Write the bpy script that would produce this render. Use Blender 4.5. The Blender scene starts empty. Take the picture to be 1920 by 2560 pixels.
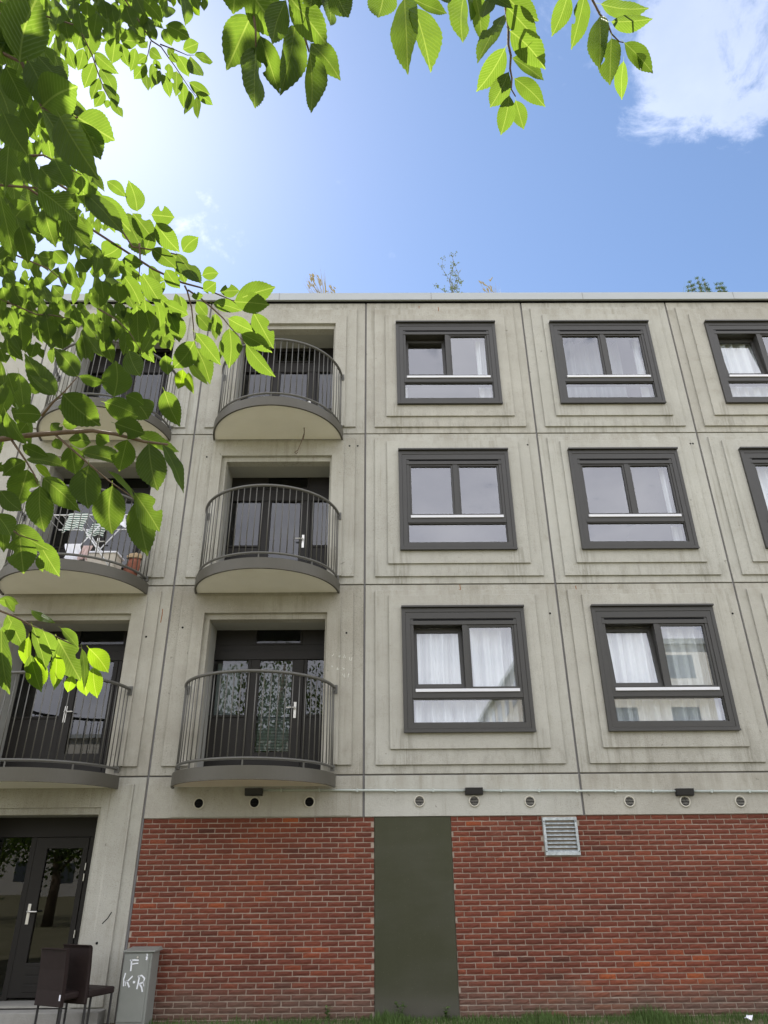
import bpy, math, random
from mathutils import Vector, Matrix, noise
random.seed(7)
rnd = random.random
def U(a, b): return a + (b - a) * random.random()
SC = bpy.context.scene
COL = SC.collection

# ------------------------------------------------------------------ camera
CAM = Vector((0.2206, -10.4197, 1.8))
PITCH, YAW, ROLL, FPX = 0.46894, -0.00888, -0.00882, 1775.0
cp, sp, cy, sy = math.cos(PITCH), math.sin(PITCH), math.cos(YAW), math.sin(YAW)
FW = Vector((-sy * cp, cy * cp, sp))
_r = Vector((cy, sy, 0)); _u = _r.cross(FW)
RT = _r * math.cos(ROLL) + _u * math.sin(ROLL)
UP = _u * math.cos(ROLL) - _r * math.sin(ROLL)
cam = bpy.data.objects.new('camera', bpy.data.cameras.new('camera'))
COL.objects.link(cam)
cam.matrix_world = Matrix(((RT.x, UP.x, -FW.x, CAM.x), (RT.y, UP.y, -FW.y, CAM.y), (RT.z, UP.z, -FW.z, CAM.z), (0, 0, 0, 1)))
cam.data.sensor_fit = 'HORIZONTAL'; cam.data.sensor_width = 36.0
cam.data.lens = 36.0 * FPX / 1920.0
cam.data.clip_start = 0.05; cam.data.clip_end = 2000
SC.camera = cam
def ray(px, py): return FW + RT * ((px - 960) / FPX) - UP * ((py - 1280) / FPX)
def at_depth(px, py, d): return CAM + ray(px, py) * d
def at_y(px, py, Y):
    r = ray(px, py); return CAM + r * ((Y - CAM.y) / r.y)
def project(p):
    d = p - CAM; z = d.dot(FW)
    if z < 0.05: return None
    return (960 + FPX * d.dot(RT) / z, 1280 - FPX * d.dot(UP) / z, z)

# ------------------------------------------------------------------ sun and sky
SUN = ray(160, 165).normalized()                       # direction towards the sun
SUN_EL = math.asin(SUN.z); SUN_AZ = math.atan2(SUN.x, SUN.y)
sl = bpy.data.lights.new('sun', 'SUN'); sl.energy = 5.0; sl.angle = math.radians(0.5); sl.color = (1.0, 0.95, 0.86)
so = bpy.data.objects.new('sun', sl); COL.objects.link(so)
so.rotation_euler = (-SUN).to_track_quat('-Z', 'Y').to_euler()
so.location = (-8, 8, 25)
W = bpy.data.worlds.new('World'); SC.world = W; W.use_nodes = True
wt = W.node_tree; wt.nodes.clear()
def nd(nt, t, **k):
    n = nt.nodes.new(t)
    for a, v in k.items():
        if a.startswith('i_'):
            key = a[2:]; key = int(key) if key.isdigit() else key.replace('_', ' ')
            n.inputs[key].default_value = v
        else: setattr(n, a, v)
    return n
def math_n(nt, op, a, b=None, c=None, clamp=False):
    n = nt.nodes.new('ShaderNodeMath'); n.operation = op; n.use_clamp = clamp
    for i, v in enumerate((a, b, c)):
        if v is None: continue
        if isinstance(v, (int, float)): n.inputs[i].default_value = v
        else: nt.links.new(v, n.inputs[i])
    return n.outputs[0]
def mix_n(nt, f, a, b, blend='MIX'):
    n = nt.nodes.new('ShaderNodeMix'); n.data_type = 'RGBA'; n.blend_type = blend
    for s, v in ((n.inputs[0], f), (n.inputs[6], a), (n.inputs[7], b)):
        if isinstance(v, (int, float)): s.default_value = v
        elif isinstance(v, tuple): s.default_value = v if len(v) == 4 else (*v, 1)
        else: nt.links.new(v, s)
    return n.outputs[2]
def step_n(nt, v, lo, hi, a=0.0, b=1.0):
    n = nt.nodes.new('ShaderNodeMapRange'); n.interpolation_type = 'SMOOTHSTEP'
    nt.links.new(v, n.inputs[0])
    for i, x in enumerate((lo, hi, a, b)): n.inputs[i + 1].default_value = x
    return n.outputs[0]
def noise_n(nt, vec, scale, detail=4, rough=0.55, dist=0.0):
    n = nd(nt, 'ShaderNodeTexNoise', i_Scale=scale, i_Detail=detail, i_Roughness=rough, i_Distortion=dist)
    if vec is not None: nt.links.new(vec, n.inputs['Vector'])
    return n.outputs['Fac']
SKY_STRENGTH = 0.070
tc = nd(wt, 'ShaderNodeTexCoord')
gen = tc.outputs['Generated']
sky = nd(wt, 'ShaderNodeTexSky', sky_type='NISHITA', sun_disc=False, sun_elevation=SUN_EL, sun_rotation=SUN_AZ,
         altitude=0.0, air_density=1.0, dust_density=0.28, ozone_density=2.4)
sep = nd(wt, 'ShaderNodeSeparateXYZ'); wt.links.new(gen, sep.inputs[0])
den = math_n(wt, 'ADD', math_n(wt, 'MAXIMUM', sep.outputs[2], 0.0), 0.22)
cmb = nd(wt, 'ShaderNodeCombineXYZ')
wt.links.new(math_n(wt, 'DIVIDE', sep.outputs[0], den), cmb.inputs[0])
wt.links.new(math_n(wt, 'DIVIDE', sep.outputs[1], den), cmb.inputs[1])
cn = math_n(wt, 'ADD', math_n(wt, 'MULTIPLY', noise_n(wt, cmb.outputs[0], 2.6, 8, 0.62, 0.25), 0.45), math_n(wt, 'MULTIPLY', noise_n(wt, cmb.outputs[0], 11.0, 10, 0.66, 0.4), 1.25))
def blob(d, inner, outer, amt):
    """a region of the sky round direction d where cloud is thicker (amt > 0) or thinner"""
    dn = nd(wt, 'ShaderNodeVectorMath', operation='DOT_PRODUCT'); wt.links.new(gen, dn.inputs[0]); dn.inputs[1].default_value = d.normalized()
    return math_n(wt, 'MULTIPLY', step_n(wt, dn.outputs['Value'], math.cos(math.radians(outer)), math.cos(math.radians(inner))), amt)
cover = math_n(wt, 'ADD', cn, 0.13)
for d, a, b, amt in ((ray(950, 500), 22, 55, -0.61), (ray(1940, -10), 1, 12, 0.33), (ray(1850, 120), 0.5, 7, 0.13), (ray(1640, 220), 0.3, 4, 0.14), (ray(505, 590), 0.3, 4.5, 0.24),
                     (ray(1700, 210), 0.5, 6, 0.13), (ray(1400, 90), 0.5, 5, 0.14)):
    cover = math_n(wt, 'ADD', cover, blob(d, a, b, amt))
cfac = step_n(wt, cover, 0.56, 0.86)
thin = math_n(wt, 'SUBTRACT', 0.95, blob(ray(960, 700), 30, 62, 0.72))     # thin broken cloud ahead, thicker cloud elsewhere
shade = step_n(wt, noise_n(wt, cmb.outputs[0], 4.2, 6, 0.6), 0.3, 0.75)
ccol = mix_n(wt, shade, (9.2, 9.3, 10.2), (11.8, 11.8, 12.4))
final = mix_n(wt, math_n(wt, 'MULTIPLY', cfac, thin), sky.outputs[0], ccol)
bg = nd(wt, 'ShaderNodeBackground', i_Strength=SKY_STRENGTH)
wt.links.new(final, bg.inputs[0])
wo = nd(wt, 'ShaderNodeOutputWorld'); wt.links.new(bg.outputs[0], wo.inputs[0])
SC.view_settings.view_transform = 'Standard'; SC.view_settings.look = 'None'
SC.view_settings.exposure = 1.6; SC.view_settings.gamma = 1.0; SC.view_settings.use_curve_mapping = False
SC.render.engine = 'CYCLES'
SC.cycles.max_bounces = 10; SC.cycles.transparent_max_bounces = 16; SC.cycles.glossy_bounces = 4; SC.cycles.transmission_bounces = 6
SC.cycles.caustics_reflective = False; SC.cycles.caustics_refractive = False

# ------------------------------------------------------------------ materials
def new_mat(name):
    m = bpy.data.materials.new(name); m.use_nodes = True
    nt = m.node_tree; nt.nodes.clear()
    return m, nt, nd(nt, 'ShaderNodeOutputMaterial')
def pos_of(nt): return nd(nt, 'ShaderNodeNewGeometry').outputs['Position']
def scaled(nt, vec, s):
    n = nd(nt, 'ShaderNodeVectorMath', operation='MULTIPLY'); nt.links.new(vec, n.inputs[0]); n.inputs[1].default_value = s
    return n.outputs[0]
def bump_n(nt, h, strength, dist):
    b = nd(nt, 'ShaderNodeBump', i_Strength=strength, i_Distance=dist); nt.links.new(h, b.inputs['Height']); return b.outputs[0]
def principled(nt, out, col, rough=0.6, spec=0.3, metal=0.0, normal=None):
    p = nd(nt, 'ShaderNodeBsdfPrincipled', i_Roughness=rough, i_Metallic=metal)
    p.inputs['Specular IOR Level'].default_value = spec
    if isinstance(col, tuple): p.inputs['Base Color'].default_value = (*col, 1)
    else: nt.links.new(col, p.inputs['Base Color'])
    if normal is not None: nt.links.new(normal, p.inputs['Normal'])
    nt.links.new(p.outputs[0], out.inputs[0]); return p
def simple(name, col, rough=0.6, spec=0.3, metal=0.0, var=0.10, scale=12.0, bump=0.0):
    m, nt, o = new_mat(name); P = pos_of(nt)
    f = noise_n(nt, P, scale, 5, 0.6)
    c = mix_n(nt, f, tuple(x * (1 - var) for x in col), tuple(min(1, x * (1 + var)) for x in col))
    principled(nt, o, c, rough, spec, metal, bump_n(nt, noise_n(nt, P, scale * 6, 3), bump, 0.01) if bump else None)
    return m

def concrete_mat(name='weathered_concrete', grit=0.62, lo=(0.333, 0.318, 0.274), hi=(0.424, 0.412, 0.362)):
    m, nt, o = new_mat(name); W0 = pos_of(nt)
    oi = nd(nt, 'ShaderNodeObjectInfo'); rv = oi.outputs['Random']
    # every panel was cast and has weathered on its own: shift the patterns panel by panel
    oc = nd(nt, 'ShaderNodeCombineXYZ'); nt.links.new(math_n(nt, 'MULTIPLY', rv, 37.0), oc.inputs[0]); nt.links.new(math_n(nt, 'MULTIPLY', rv, 53.0), oc.inputs[1]); nt.links.new(math_n(nt, 'MULTIPLY', rv, 71.0), oc.inputs[2])
    av = nd(nt, 'ShaderNodeVectorMath', operation='ADD'); nt.links.new(W0, av.inputs[0]); nt.links.new(oc.outputs[0], av.inputs[1]); P = av.outputs[0]
    c = mix_n(nt, step_n(nt, noise_n(nt, P, 0.8, 6, 0.65), 0.3, 0.7), lo, hi)
    c = mix_n(nt, step_n(nt, rv, 0.1, 0.9, 0, 0.55), c, (0.380, 0.385, 0.355))
    # exposed aggregate: fine dark and light grains
    rough_zone = step_n(nt, noise_n(nt, P, 0.7, 4, 0.6), 0.40, 0.62, 0.25, 1.0)
    c = mix_n(nt, math_n(nt, 'MULTIPLY', rough_zone, step_n(nt, noise_n(nt, P, 75, 3, 0.75), 0.54, 0.70, 0, grit)), c, (0.150, 0.140, 0.110))
    c = mix_n(nt, math_n(nt, 'MULTIPLY', rough_zone, step_n(nt, noise_n(nt, P, 58, 2, 0.7), 0.60, 0.72, 0, 0.40)), c, (0.56, 0.53, 0.45))
    # rain streaks
    st = noise_n(nt, scaled(nt, P, (14, 14, 0.45)), 1.0, 7, 0.7)
    big = noise_n(nt, scaled(nt, P, (0.9, 0.9, 0.7)), 1.0, 4, 0.55)
    sf = math_n(nt, 'MULTIPLY', step_n(nt, st, 0.46, 0.70), step_n(nt, big, 0.44, 0.64))
    c = mix_n(nt, math_n(nt, 'MULTIPLY', sf, 0.45), c, (0.175, 0.163, 0.122))
    sl_ = math_n(nt, 'MULTIPLY', step_n(nt, noise_n(nt, scaled(nt, P, (24, 24, 0.7)), 1.0, 4, 0.6), 0.60, 0.72), step_n(nt, noise_n(nt, P, 0.9, 3), 0.5, 0.62))
    c = mix_n(nt, math_n(nt, 'MULTIPLY', sl_, 0.35), c, (0.50, 0.49, 0.44))
    # dirt caught along the foot of each storey's panel
    sp_ = nd(nt, 'ShaderNodeSeparateXYZ'); nt.links.new(W0, sp_.inputs[0])
    zl = math_n(nt, 'FRACT', math_n(nt, 'DIVIDE', math_n(nt, 'SUBTRACT', sp_.outputs[2], 2.999), 2.805))
    low = math_n(nt, 'MULTIPLY', step_n(nt, zl, 0.03, 0.22, 1, 0), step_n(nt, noise_n(nt, scaled(nt, P, (7, 7, 2.2)), 1.0, 8, 0.75), 0.45, 0.68))
    c = mix_n(nt, math_n(nt, 'MULTIPLY', low, 0.38), c, (0.135, 0.130, 0.100))
    top = math_n(nt, 'MULTIPLY', step_n(nt, zl, 0.86, 0.99), step_n(nt, noise_n(nt, scaled(nt, P, (5, 5, 0.9)), 1.0, 6, 0.7), 0.40, 0.66))
    c = mix_n(nt, math_n(nt, 'MULTIPLY', top, 0.42), c, (0.215, 0.195, 0.150))
    # dark runs below the window corners
    xl = math_n(nt, 'MULTIPLY', math_n(nt, 'ABSOLUTE', math_n(nt, 'SUBTRACT', math_n(nt, 'FRACT', math_n(nt, 'DIVIDE', math_n(nt, 'SUBTRACT', sp_.outputs[0], 0.038), 2.92)), 0.5)), 2.92)
    run = math_n(nt, 'MULTIPLY', math_n(nt, 'MULTIPLY', step_n(nt, xl, 0.70, 0.92), step_n(nt, xl, 1.0, 1.12, 1, 0)), math_n(nt, 'MULTIPLY', step_n(nt, zl, 0.20, 0.23, 1, 0), step_n(nt, noise_n(nt, scaled(nt, P, (26, 26, 1.2)), 1.0, 5, 0.65), 0.42, 0.62)))
    c = mix_n(nt, math_n(nt, 'MULTIPLY', run, 0.38), c, (0.145, 0.138, 0.108))
    ft = step_n(nt, noise_n(nt, P, 4.0, 9, 0.78), 0.50, 0.74)
    c = mix_n(nt, math_n(nt, 'MULTIPLY', ft, 0.34), c, (0.215, 0.20, 0.155))
    c = mix_n(nt, step_n(nt, noise_n(nt, P, 11, 3, 0.5), 0.72, 0.76, 0, 0.5), c, (0.10, 0.095, 0.08))       # pores and chips
    v = math_n(nt, 'ADD', math_n(nt, 'MULTIPLY', rv, 0.16), 0.94)
    vc = nd(nt, 'ShaderNodeCombineColor')
    for i in range(3): nt.links.new(v, vc.inputs[i])
    c = mix_n(nt, 1.0, c, vc.outputs[0], 'MULTIPLY')
    h = math_n(nt, 'ADD', noise_n(nt, P, 85, 3, 0.7), math_n(nt, 'MULTIPLY', noise_n(nt, P, 6, 4), 1.6))
    principled(nt, o, c, 0.9, 0.15, 0, bump_n(nt, h, 0.6, 0.008)); return m
def brick_mat():
    m, nt, o = new_mat('rough_red_brick'); P = pos_of(nt)
    at = nd(nt, 'ShaderNodeAttribute', attribute_name='tint')
    t = at.outputs['Fac']
    patch = step_n(nt, noise_n(nt, scaled(nt, P, (0.55, 1, 0.9)), 1.0, 3, 0.55), 0.46, 0.66)
    t2 = math_n(nt, 'ADD', math_n(nt, 'MULTIPLY', t, 0.72), math_n(nt, 'MULTIPLY', patch, 0.30))
    r = nd(nt, 'ShaderNodeValToRGB'); nt.links.new(t2, r.inputs[0])
    e = r.color_ramp.elements
    e[0].position = 0.02; e[0].color = (0.070, 0.038, 0.034, 1)
    e[1].position = 0.93; e[1].color = (0.36, 0.105, 0.045, 1)
    for p, c in ((0.14, (0.135, 0.050, 0.039, 1)), (0.45, (0.185, 0.064, 0.048, 1)), (0.68, (0.225, 0.074, 0.050, 1)), (0.84, (0.29, 0.085, 0.046, 1))):
        x = e.new(p); x.color = c
    rc_ = mix_n(nt, 1.0, r.outputs[0], (0.88, 0.79, 0.66), 'MULTIPLY')
    c = mix_n(nt, step_n(nt, noise_n(nt, P, 45, 6, 0.7), 0.42, 0.72, 0, 0.55), rc_, (0.11, 0.045, 0.038))
    c = mix_n(nt, step_n(nt, noise_n(nt, P, 130, 3, 0.7), 0.62, 0.72, 0, 0.5), c, (0.32, 0.22, 0.17))
    sp_ = nd(nt, 'ShaderNodeSeparateXYZ'); nt.links.new(P, sp_.inputs[0])
    zz = math_n(nt, 'ADD', sp_.outputs[2], math_n(nt, 'MULTIPLY', noise_n(nt, P, 2.2, 5), 0.5))
    c = mix_n(nt, step_n(nt, zz, 0.50, 0.95, 0.72, 0.0), c, (0.120, 0.090, 0.070))     # splash-zone soil stain
    c = mix_n(nt, step_n(nt, noise_n(nt, scaled(nt, P, (1.2, 1, 1.2)), 1.0, 6, 0.7), 0.58, 0.8, 0, 0.35), c, (0.27, 0.18, 0.14))
    h = math_n(nt, 'ADD', noise_n(nt, scaled(nt, P, (22, 22, 60)), 1.0, 5, 0.7), math_n(nt, 'MULTIPLY', noise_n(nt, P, 140, 3), 0.5))
    principled(nt, o, c, 0.92, 0.12, 0, bump_n(nt, h, 0.8, 0.012)); return m
def glass_mat(name, tint, r0):
    """a thin pane: Schlick reflection that is the same from both sides, clear otherwise"""
    m, nt, o = new_mat(name)
    ge = nd(nt, 'ShaderNodeNewGeometry'); dp = nd(nt, 'ShaderNodeVectorMath', operation='DOT_PRODUCT')
    nt.links.new(ge.outputs['Normal'], dp.inputs[0]); nt.links.new(ge.outputs['Incoming'], dp.inputs[1])
    q = math_n(nt, 'SUBTRACT', 1.0, math_n(nt, 'ABSOLUTE', dp.outputs['Value']), clamp=True)
    fr = math_n(nt, 'MULTIPLY_ADD', math_n(nt, 'POWER', q, 5.0), 1.0 - r0, r0)
    tr = nd(nt, 'ShaderNodeBsdfTransparent'); tr.inputs[0].default_value = (*tint, 1)
    gl = nd(nt, 'ShaderNodeBsdfGlossy', i_Roughness=0.0); gl.inputs[0].default_value = (0.95, 0.96, 1, 1)
    mx = nd(nt, 'ShaderNodeMixShader')
    nt.links.new(fr, mx.inputs[0]); nt.links.new(tr.outputs[0], mx.inputs[1]); nt.links.new(gl.outputs[0], mx.inputs[2])
    nt.links.new(mx.outputs[0], o.inputs[0]); return m
def sheer_mat(name, col, see):
    m, nt, o = new_mat(name)
    d = nd(nt, 'ShaderNodeBsdfDiffuse'); d.inputs[0].default_value = (*col, 1)
    t = nd(nt, 'ShaderNodeBsdfTranslucent'); t.inputs[0].default_value = (*col, 1)
    tr = nd(nt, 'ShaderNodeBsdfTransparent')
    a = nd(nt, 'ShaderNodeMixShader', i_0=0.22); b = nd(nt, 'ShaderNodeMixShader', i_0=see)
    nt.links.new(d.outputs[0], a.inputs[1]); nt.links.new(t.outputs[0], a.inputs[2])
    nt.links.new(a.outputs[0], b.inputs[1]); nt.links.new(tr.outputs[0], b.inputs[2]); nt.links.new(b.outputs[0], o.inputs[0])
    return m
def leaf_mat(name, refl, trans, vein, vary=0.25):
    m, nt, o = new_mat(name)
    uv = nd(nt, 'ShaderNodeUVMap', uv_map='UVMap'); s = nd(nt, 'ShaderNodeSeparateXYZ'); nt.links.new(uv.outputs[0], s.inputs[0])
    ua = math_n(nt, 'ABSOLUTE', math_n(nt, 'SUBTRACT', s.outputs[0], 0.5))
    oi0 = nd(nt, 'ShaderNodeObjectInfo')
    mid = step_n(nt, ua, 0.010, 0.030, 1, 0)
    ph = math_n(nt, 'FRACT', math_n(nt, 'MULTIPLY', math_n(nt, 'SUBTRACT', s.outputs[1], math_n(nt, 'MULTIPLY', ua, 0.62)), 13.0))
    lat = step_n(nt, math_n(nt, 'ABSOLUTE', math_n(nt, 'SUBTRACT', ph, 0.5)), 0.05, 0.16, 1, 0)
    vn = math_n(nt, 'MAXIMUM', mid, math_n(nt, 'MULTIPLY', lat, math_n(nt, 'ADD', 0.16, math_n(nt, 'MULTIPLY', oi0.outputs['Random'], 0.25))))
    oi = nd(nt, 'ShaderNodeObjectInfo'); P = pos_of(nt)
    pv = noise_n(nt, P, 6.0, 2, 0.5)
    var = math_n(nt, 'ADD', math_n(nt, 'MULTIPLY', math_n(nt, 'SUBTRACT', math_n(nt, 'ADD', math_n(nt, 'MULTIPLY', oi.outputs['Random'], 0.5), math_n(nt, 'MULTIPLY', pv, 0.5)), 0.5), 2 * vary), 1.0)
    vc = nd(nt, 'ShaderNodeCombineColor')
    for i in range(3): nt.links.new(var, vc.inputs[i])
    mott = noise_n(nt, P, 60, 4, 0.6)
    rc = mix_n(nt, vn, mix_n(nt, mott, tuple(x * 0.8 for x in refl), tuple(x * 1.2 for x in refl)), tuple(x * 1.7 for x in refl))
    tcx = mix_n(nt, vn, mix_n(nt, mott, tuple(x * 0.82 for x in trans), tuple(x * 1.15 for x in trans)), vein)
    rc = mix_n(nt, 1.0, rc, vc.outputs[0], 'MULTIPLY'); tcx = mix_n(nt, 1.0, tcx, vc.outputs[0], 'MULTIPLY')
    hb = math_n(nt, 'ADD', math_n(nt, 'MULTIPLY', vn, -0.6), math_n(nt, 'MULTIPLY', math_n(nt, 'SINE', math_n(nt, 'MULTIPLY', ph, 6.283)), 0.25))
    nrm = bump_n(nt, hb, 0.5, 0.004)
    p = nd(nt, 'ShaderNodeBsdfPrincipled', i_Roughness=0.5); p.inputs['Specular IOR Level'].default_value = 0.13
    nt.links.new(rc, p.inputs['Base Color']); nt.links.new(nrm, p.inputs['Normal'])
    t = nd(nt, 'ShaderNodeBsdfTranslucent'); nt.links.new(tcx, t.inputs[0])
    mx = nd(nt, 'ShaderNodeMixShader', i_0=0.55)
    nt.links.new(p.outputs[0], mx.inputs[1]); nt.links.new(t.outputs[0], mx.inputs[2]); nt.links.new(mx.outputs[0], o.inputs[0])
    return m
def ground_mat():
    m, nt, o = new_mat('lawn_soil'); P = pos_of(nt)
    c = mix_n(nt, step_n(nt, noise_n(nt, P, 1.4, 6, 0.65), 0.35, 0.65), (0.150, 0.140, 0.080), (0.215, 0.195, 0.130))
    c = mix_n(nt, step_n(nt, noise_n(nt, P, 30, 4, 0.7), 0.4, 0.7), c, (0.085, 0.085, 0.045))
    principled(nt, o, c, 0.95, 0.1, 0, bump_n(nt, noise_n(nt, P, 40, 5, 0.7), 0.8, 0.03)); return m
def stripe_mat(name, a, b, freq, axis):
    m, nt, o = new_mat(name); P = pos_of(nt)
    s = nd(nt, 'ShaderNodeSeparateXYZ'); nt.links.new(P, s.inputs[0])
    w = math_n(nt, 'SINE', math_n(nt, 'MULTIPLY', math_n(nt, 'ADD', s.outputs[axis], math_n(nt, 'MULTIPLY', noise_n(nt, P, 9, 2), 0.03)), freq))
    principled(nt, o, mix_n(nt, step_n(nt, w, -0.1, 0.2), a, b), 0.9, 0.1); return m
def galv_mat():
    m, nt, o = new_mat('galvanised_steel'); P = pos_of(nt)
    c = mix_n(nt, step_n(nt, noise_n(nt, P, 22, 5, 0.7), 0.35, 0.7), (0.30, 0.33, 0.335), (0.50, 0.54, 0.55))
    c = mix_n(nt, step_n(nt, noise_n(nt, scaled(nt, P, (30, 30, 6)), 1, 4), 0.6, 0.8, 0, 0.5), c, (0.60, 0.62, 0.60))
    principled(nt, o, c, 0.55, 0.4, 0.25); return m
def door_paint():
    m, nt, o = new_mat('dark_olive_board'); P = pos_of(nt)
    s = nd(nt, 'ShaderNodeSeparateXYZ'); nt.links.new(P, s.inputs[0])
    zz = math_n(nt, 'ADD', s.outputs[2], math_n(nt, 'MULTIPLY', noise_n(nt, P, 1.5, 4), 0.05))
    c = mix_n(nt, noise_n(nt, scaled(nt, P, (6, 6, 1.2)), 1.0, 6, 0.65), (0.034, 0.036, 0.017), (0.046, 0.048, 0.025))
    c = mix_n(nt, step_n(nt, noise_n(nt, scaled(nt, P, (0.5, 1, 1.7)), 1.0, 4, 0.6), 0.42, 0.66, 0, 0.45), c, (0.062, 0.062, 0.045))
    c = mix_n(nt, step_n(nt, zz, 0.25, 0.62, 0.7, 0), c, (0.085, 0.080, 0.066))
    c = mix_n(nt, step_n(nt, noise_n(nt, P, 55, 4, 0.7), 0.62, 0.7, 0, 0.35), c, (0.13, 0.12, 0.09))
    principled(nt, o, c, 0.62, 0.3, 0, bump_n(nt, noise_n(nt, P, 90, 3), 0.15, 0.004)); return m
def bark_mat():
    m, nt, o = new_mat('smooth_bark'); P = pos_of(nt)
    c = mix_n(nt, noise_n(nt, scaled(nt, P, (30, 30, 60)), 1.0, 5, 0.65), (0.075, 0.050, 0.035), (0.16, 0.12, 0.085))
    principled(nt, o, c, 0.8, 0.2, 0, bump_n(nt, noise_n(nt, P, 70, 4), 0.5, 0.006)); return m

M = dict(
    concrete=concrete_mat(), concrete_rough=concrete_mat('coarse_weathered_concrete', 0.85, (0.308, 0.292, 0.247), (0.398, 0.386, 0.335)), brick=brick_mat(),
    mortar=simple('lime_mortar', (0.345, 0.285, 0.232), 0.95, 0.1, var=0.25, scale=26, bump=0.6),
    sealant=simple('joint_sealant', (0.17, 0.165, 0.165), 0.8, 0.2, var=0.2, scale=8),
    frame=simple('anthracite_frame_paint', (0.043, 0.042, 0.039), 0.45, 0.38, var=0.12, scale=5),
    frame_dark=simple('dark_bronze_frame_paint', (0.0135, 0.0120, 0.0105), 0.5, 0.25, var=0.15, scale=5),
    black=simple('black_gap', (0.006, 0.006, 0.007), 0.8, 0.1),
    strip=simple('white_sill_strip', (0.62, 0.63, 0.66), 0.45, 0.4, var=0.04),
    fascia=simple('brown_grey_fascia_paint', (0.075, 0.070, 0.055), 0.5, 0.35, var=0.14, scale=4),
    rail=simple('grey_rail_paint', (0.080, 0.078, 0.068), 0.42, 0.45, var=0.12, scale=9),
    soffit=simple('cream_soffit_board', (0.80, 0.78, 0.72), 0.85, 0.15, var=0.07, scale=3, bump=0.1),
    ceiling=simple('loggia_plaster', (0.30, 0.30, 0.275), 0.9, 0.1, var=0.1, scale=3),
    coping=simple('aluminium_coping', (0.33, 0.35, 0.35), 0.45, 0.4, 0.25, var=0.06, scale=2),
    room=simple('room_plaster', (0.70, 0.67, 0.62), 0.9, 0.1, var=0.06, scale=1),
    room_dark=simple('shade_darkened_plaster', (0.16, 0.15, 0.14), 0.9, 0.1, var=0.2, scale=1),  # room plaster darkened: the unlit interior is put into its colour
    glass=glass_mat('window_glass', (0.86, 0.90, 0.90), 0.19), doorglass=glass_mat('door_glass', (0.55, 0.60, 0.58), 0.072), dimglass=glass_mat('shade_tinted_glass', (0.45, 0.5, 0.46), 0.04),  # last one: door glass copy, shade put into its tint and reflection
    curtain=sheer_mat('sheer_white_curtain', (0.92, 0.93, 0.96), 0.04),
    drape=sheer_mat('grey_drape', (0.34, 0.36, 0.37), 0.05),
    blind=simple('pale_blind_slat', (0.70, 0.76, 0.73), 0.5, 0.3, var=0.05),
    steel=simple('brushed_steel', (0.62, 0.61, 0.58), 0.35, 0.5, 0.7, var=0.08),
    galv=galv_mat(), board=door_paint(),
    pvc=simple('pale_grey_conduit', (0.40, 0.44, 0.41), 0.45, 0.4, var=0.08, scale=20),
    lamp=simple('black_lamp_housing', (0.018, 0.018, 0.019), 0.5, 0.4), vent_ring=simple('cream_vent_ring', (0.48, 0.46, 0.39), 0.55, 0.3),
    cabinet=simple('grey_cabinet_paint', (0.205, 0.215, 0.195), 0.5, 0.35, var=0.14, scale=6, bump=0.05), paint=simple('white_marker_paint', (0.75, 0.77, 0.80), 0.5, 0.3),
    leather=simple('brown_leatherette', (0.017, 0.010, 0.009), 0.6, 0.25, var=0.25, scale=14, bump=0.15), darkmetal=simple('dark_chair_metal', (0.020, 0.019, 0.019), 0.45, 0.4),
    ground=ground_mat(), paving=simple('grey_paving', (0.27, 0.265, 0.245), 0.92, 0.15, var=0.2, scale=10, bump=0.4),
    leaf=leaf_mat('green_leaf', (0.017, 0.034, 0.010), (0.132, 0.215, 0.018), (0.25, 0.33, 0.05)),
    yellow=leaf_mat('yellow_leaf', (0.06, 0.10, 0.016), (0.235, 0.375, 0.010), (0.38, 0.48, 0.05)),
    bark=bark_mat(), grass=simple('grass_blade', (0.062, 0.105, 0.026), 0.7, 0.2, var=0.45, scale=25),
    straw=simple('dry_grass', (0.30, 0.25, 0.13), 0.8, 0.2, var=0.3, scale=25), needle=simple('pine_needles', (0.11, 0.17, 0.055), 0.7, 0.2, var=0.4, scale=14),
    twiggy=simple('grey_twig', (0.12, 0.11, 0.10), 0.8, 0.2), sprig=simple('grey_green_sprig', (0.20, 0.26, 0.15), 0.8, 0.2, var=0.3, scale=20),
    towel=stripe_mat('green_striped_towel', (0.70, 0.74, 0.70), (0.05, 0.11, 0.09), 165, 2), white=simple('white_cloth', (0.74, 0.75, 0.80), 0.85, 0.15, var=0.06, scale=6),
    pink=simple('pale_pink_cloth', (0.55, 0.42, 0.40), 0.9, 0.1, var=0.25, scale=18), beige=simple('beige_board', (0.50, 0.46, 0.39), 0.8, 0.2), rust_bag=simple('terracotta_bag', (0.24, 0.095, 0.062), 0.8, 0.2, var=0.3, scale=16),
    tan=simple('tan_cardboard', (0.42, 0.31, 0.19), 0.8, 0.2, var=0.15), white_tube=simple('white_tube', (0.72, 0.73, 0.75), 0.35, 0.4), rope=simple('hemp_rope', (0.14, 0.11, 0.08), 0.9, 0.1),
    rust=simple('rust_stain', (0.23, 0.085, 0.025), 0.9, 0.1, var=0.4, scale=60), chalk=simple('chalk_mark', (0.66, 0.65, 0.60), 0.9, 0.1),
    far_wall=simple('pale_render', (0.45, 0.43, 0.39), 0.9, 0.1, var=0.1, scale=0.6), far_glass=simple('dark_window_glass', (0.05, 0.06, 0.07), 0.15, 0.5),
)

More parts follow.
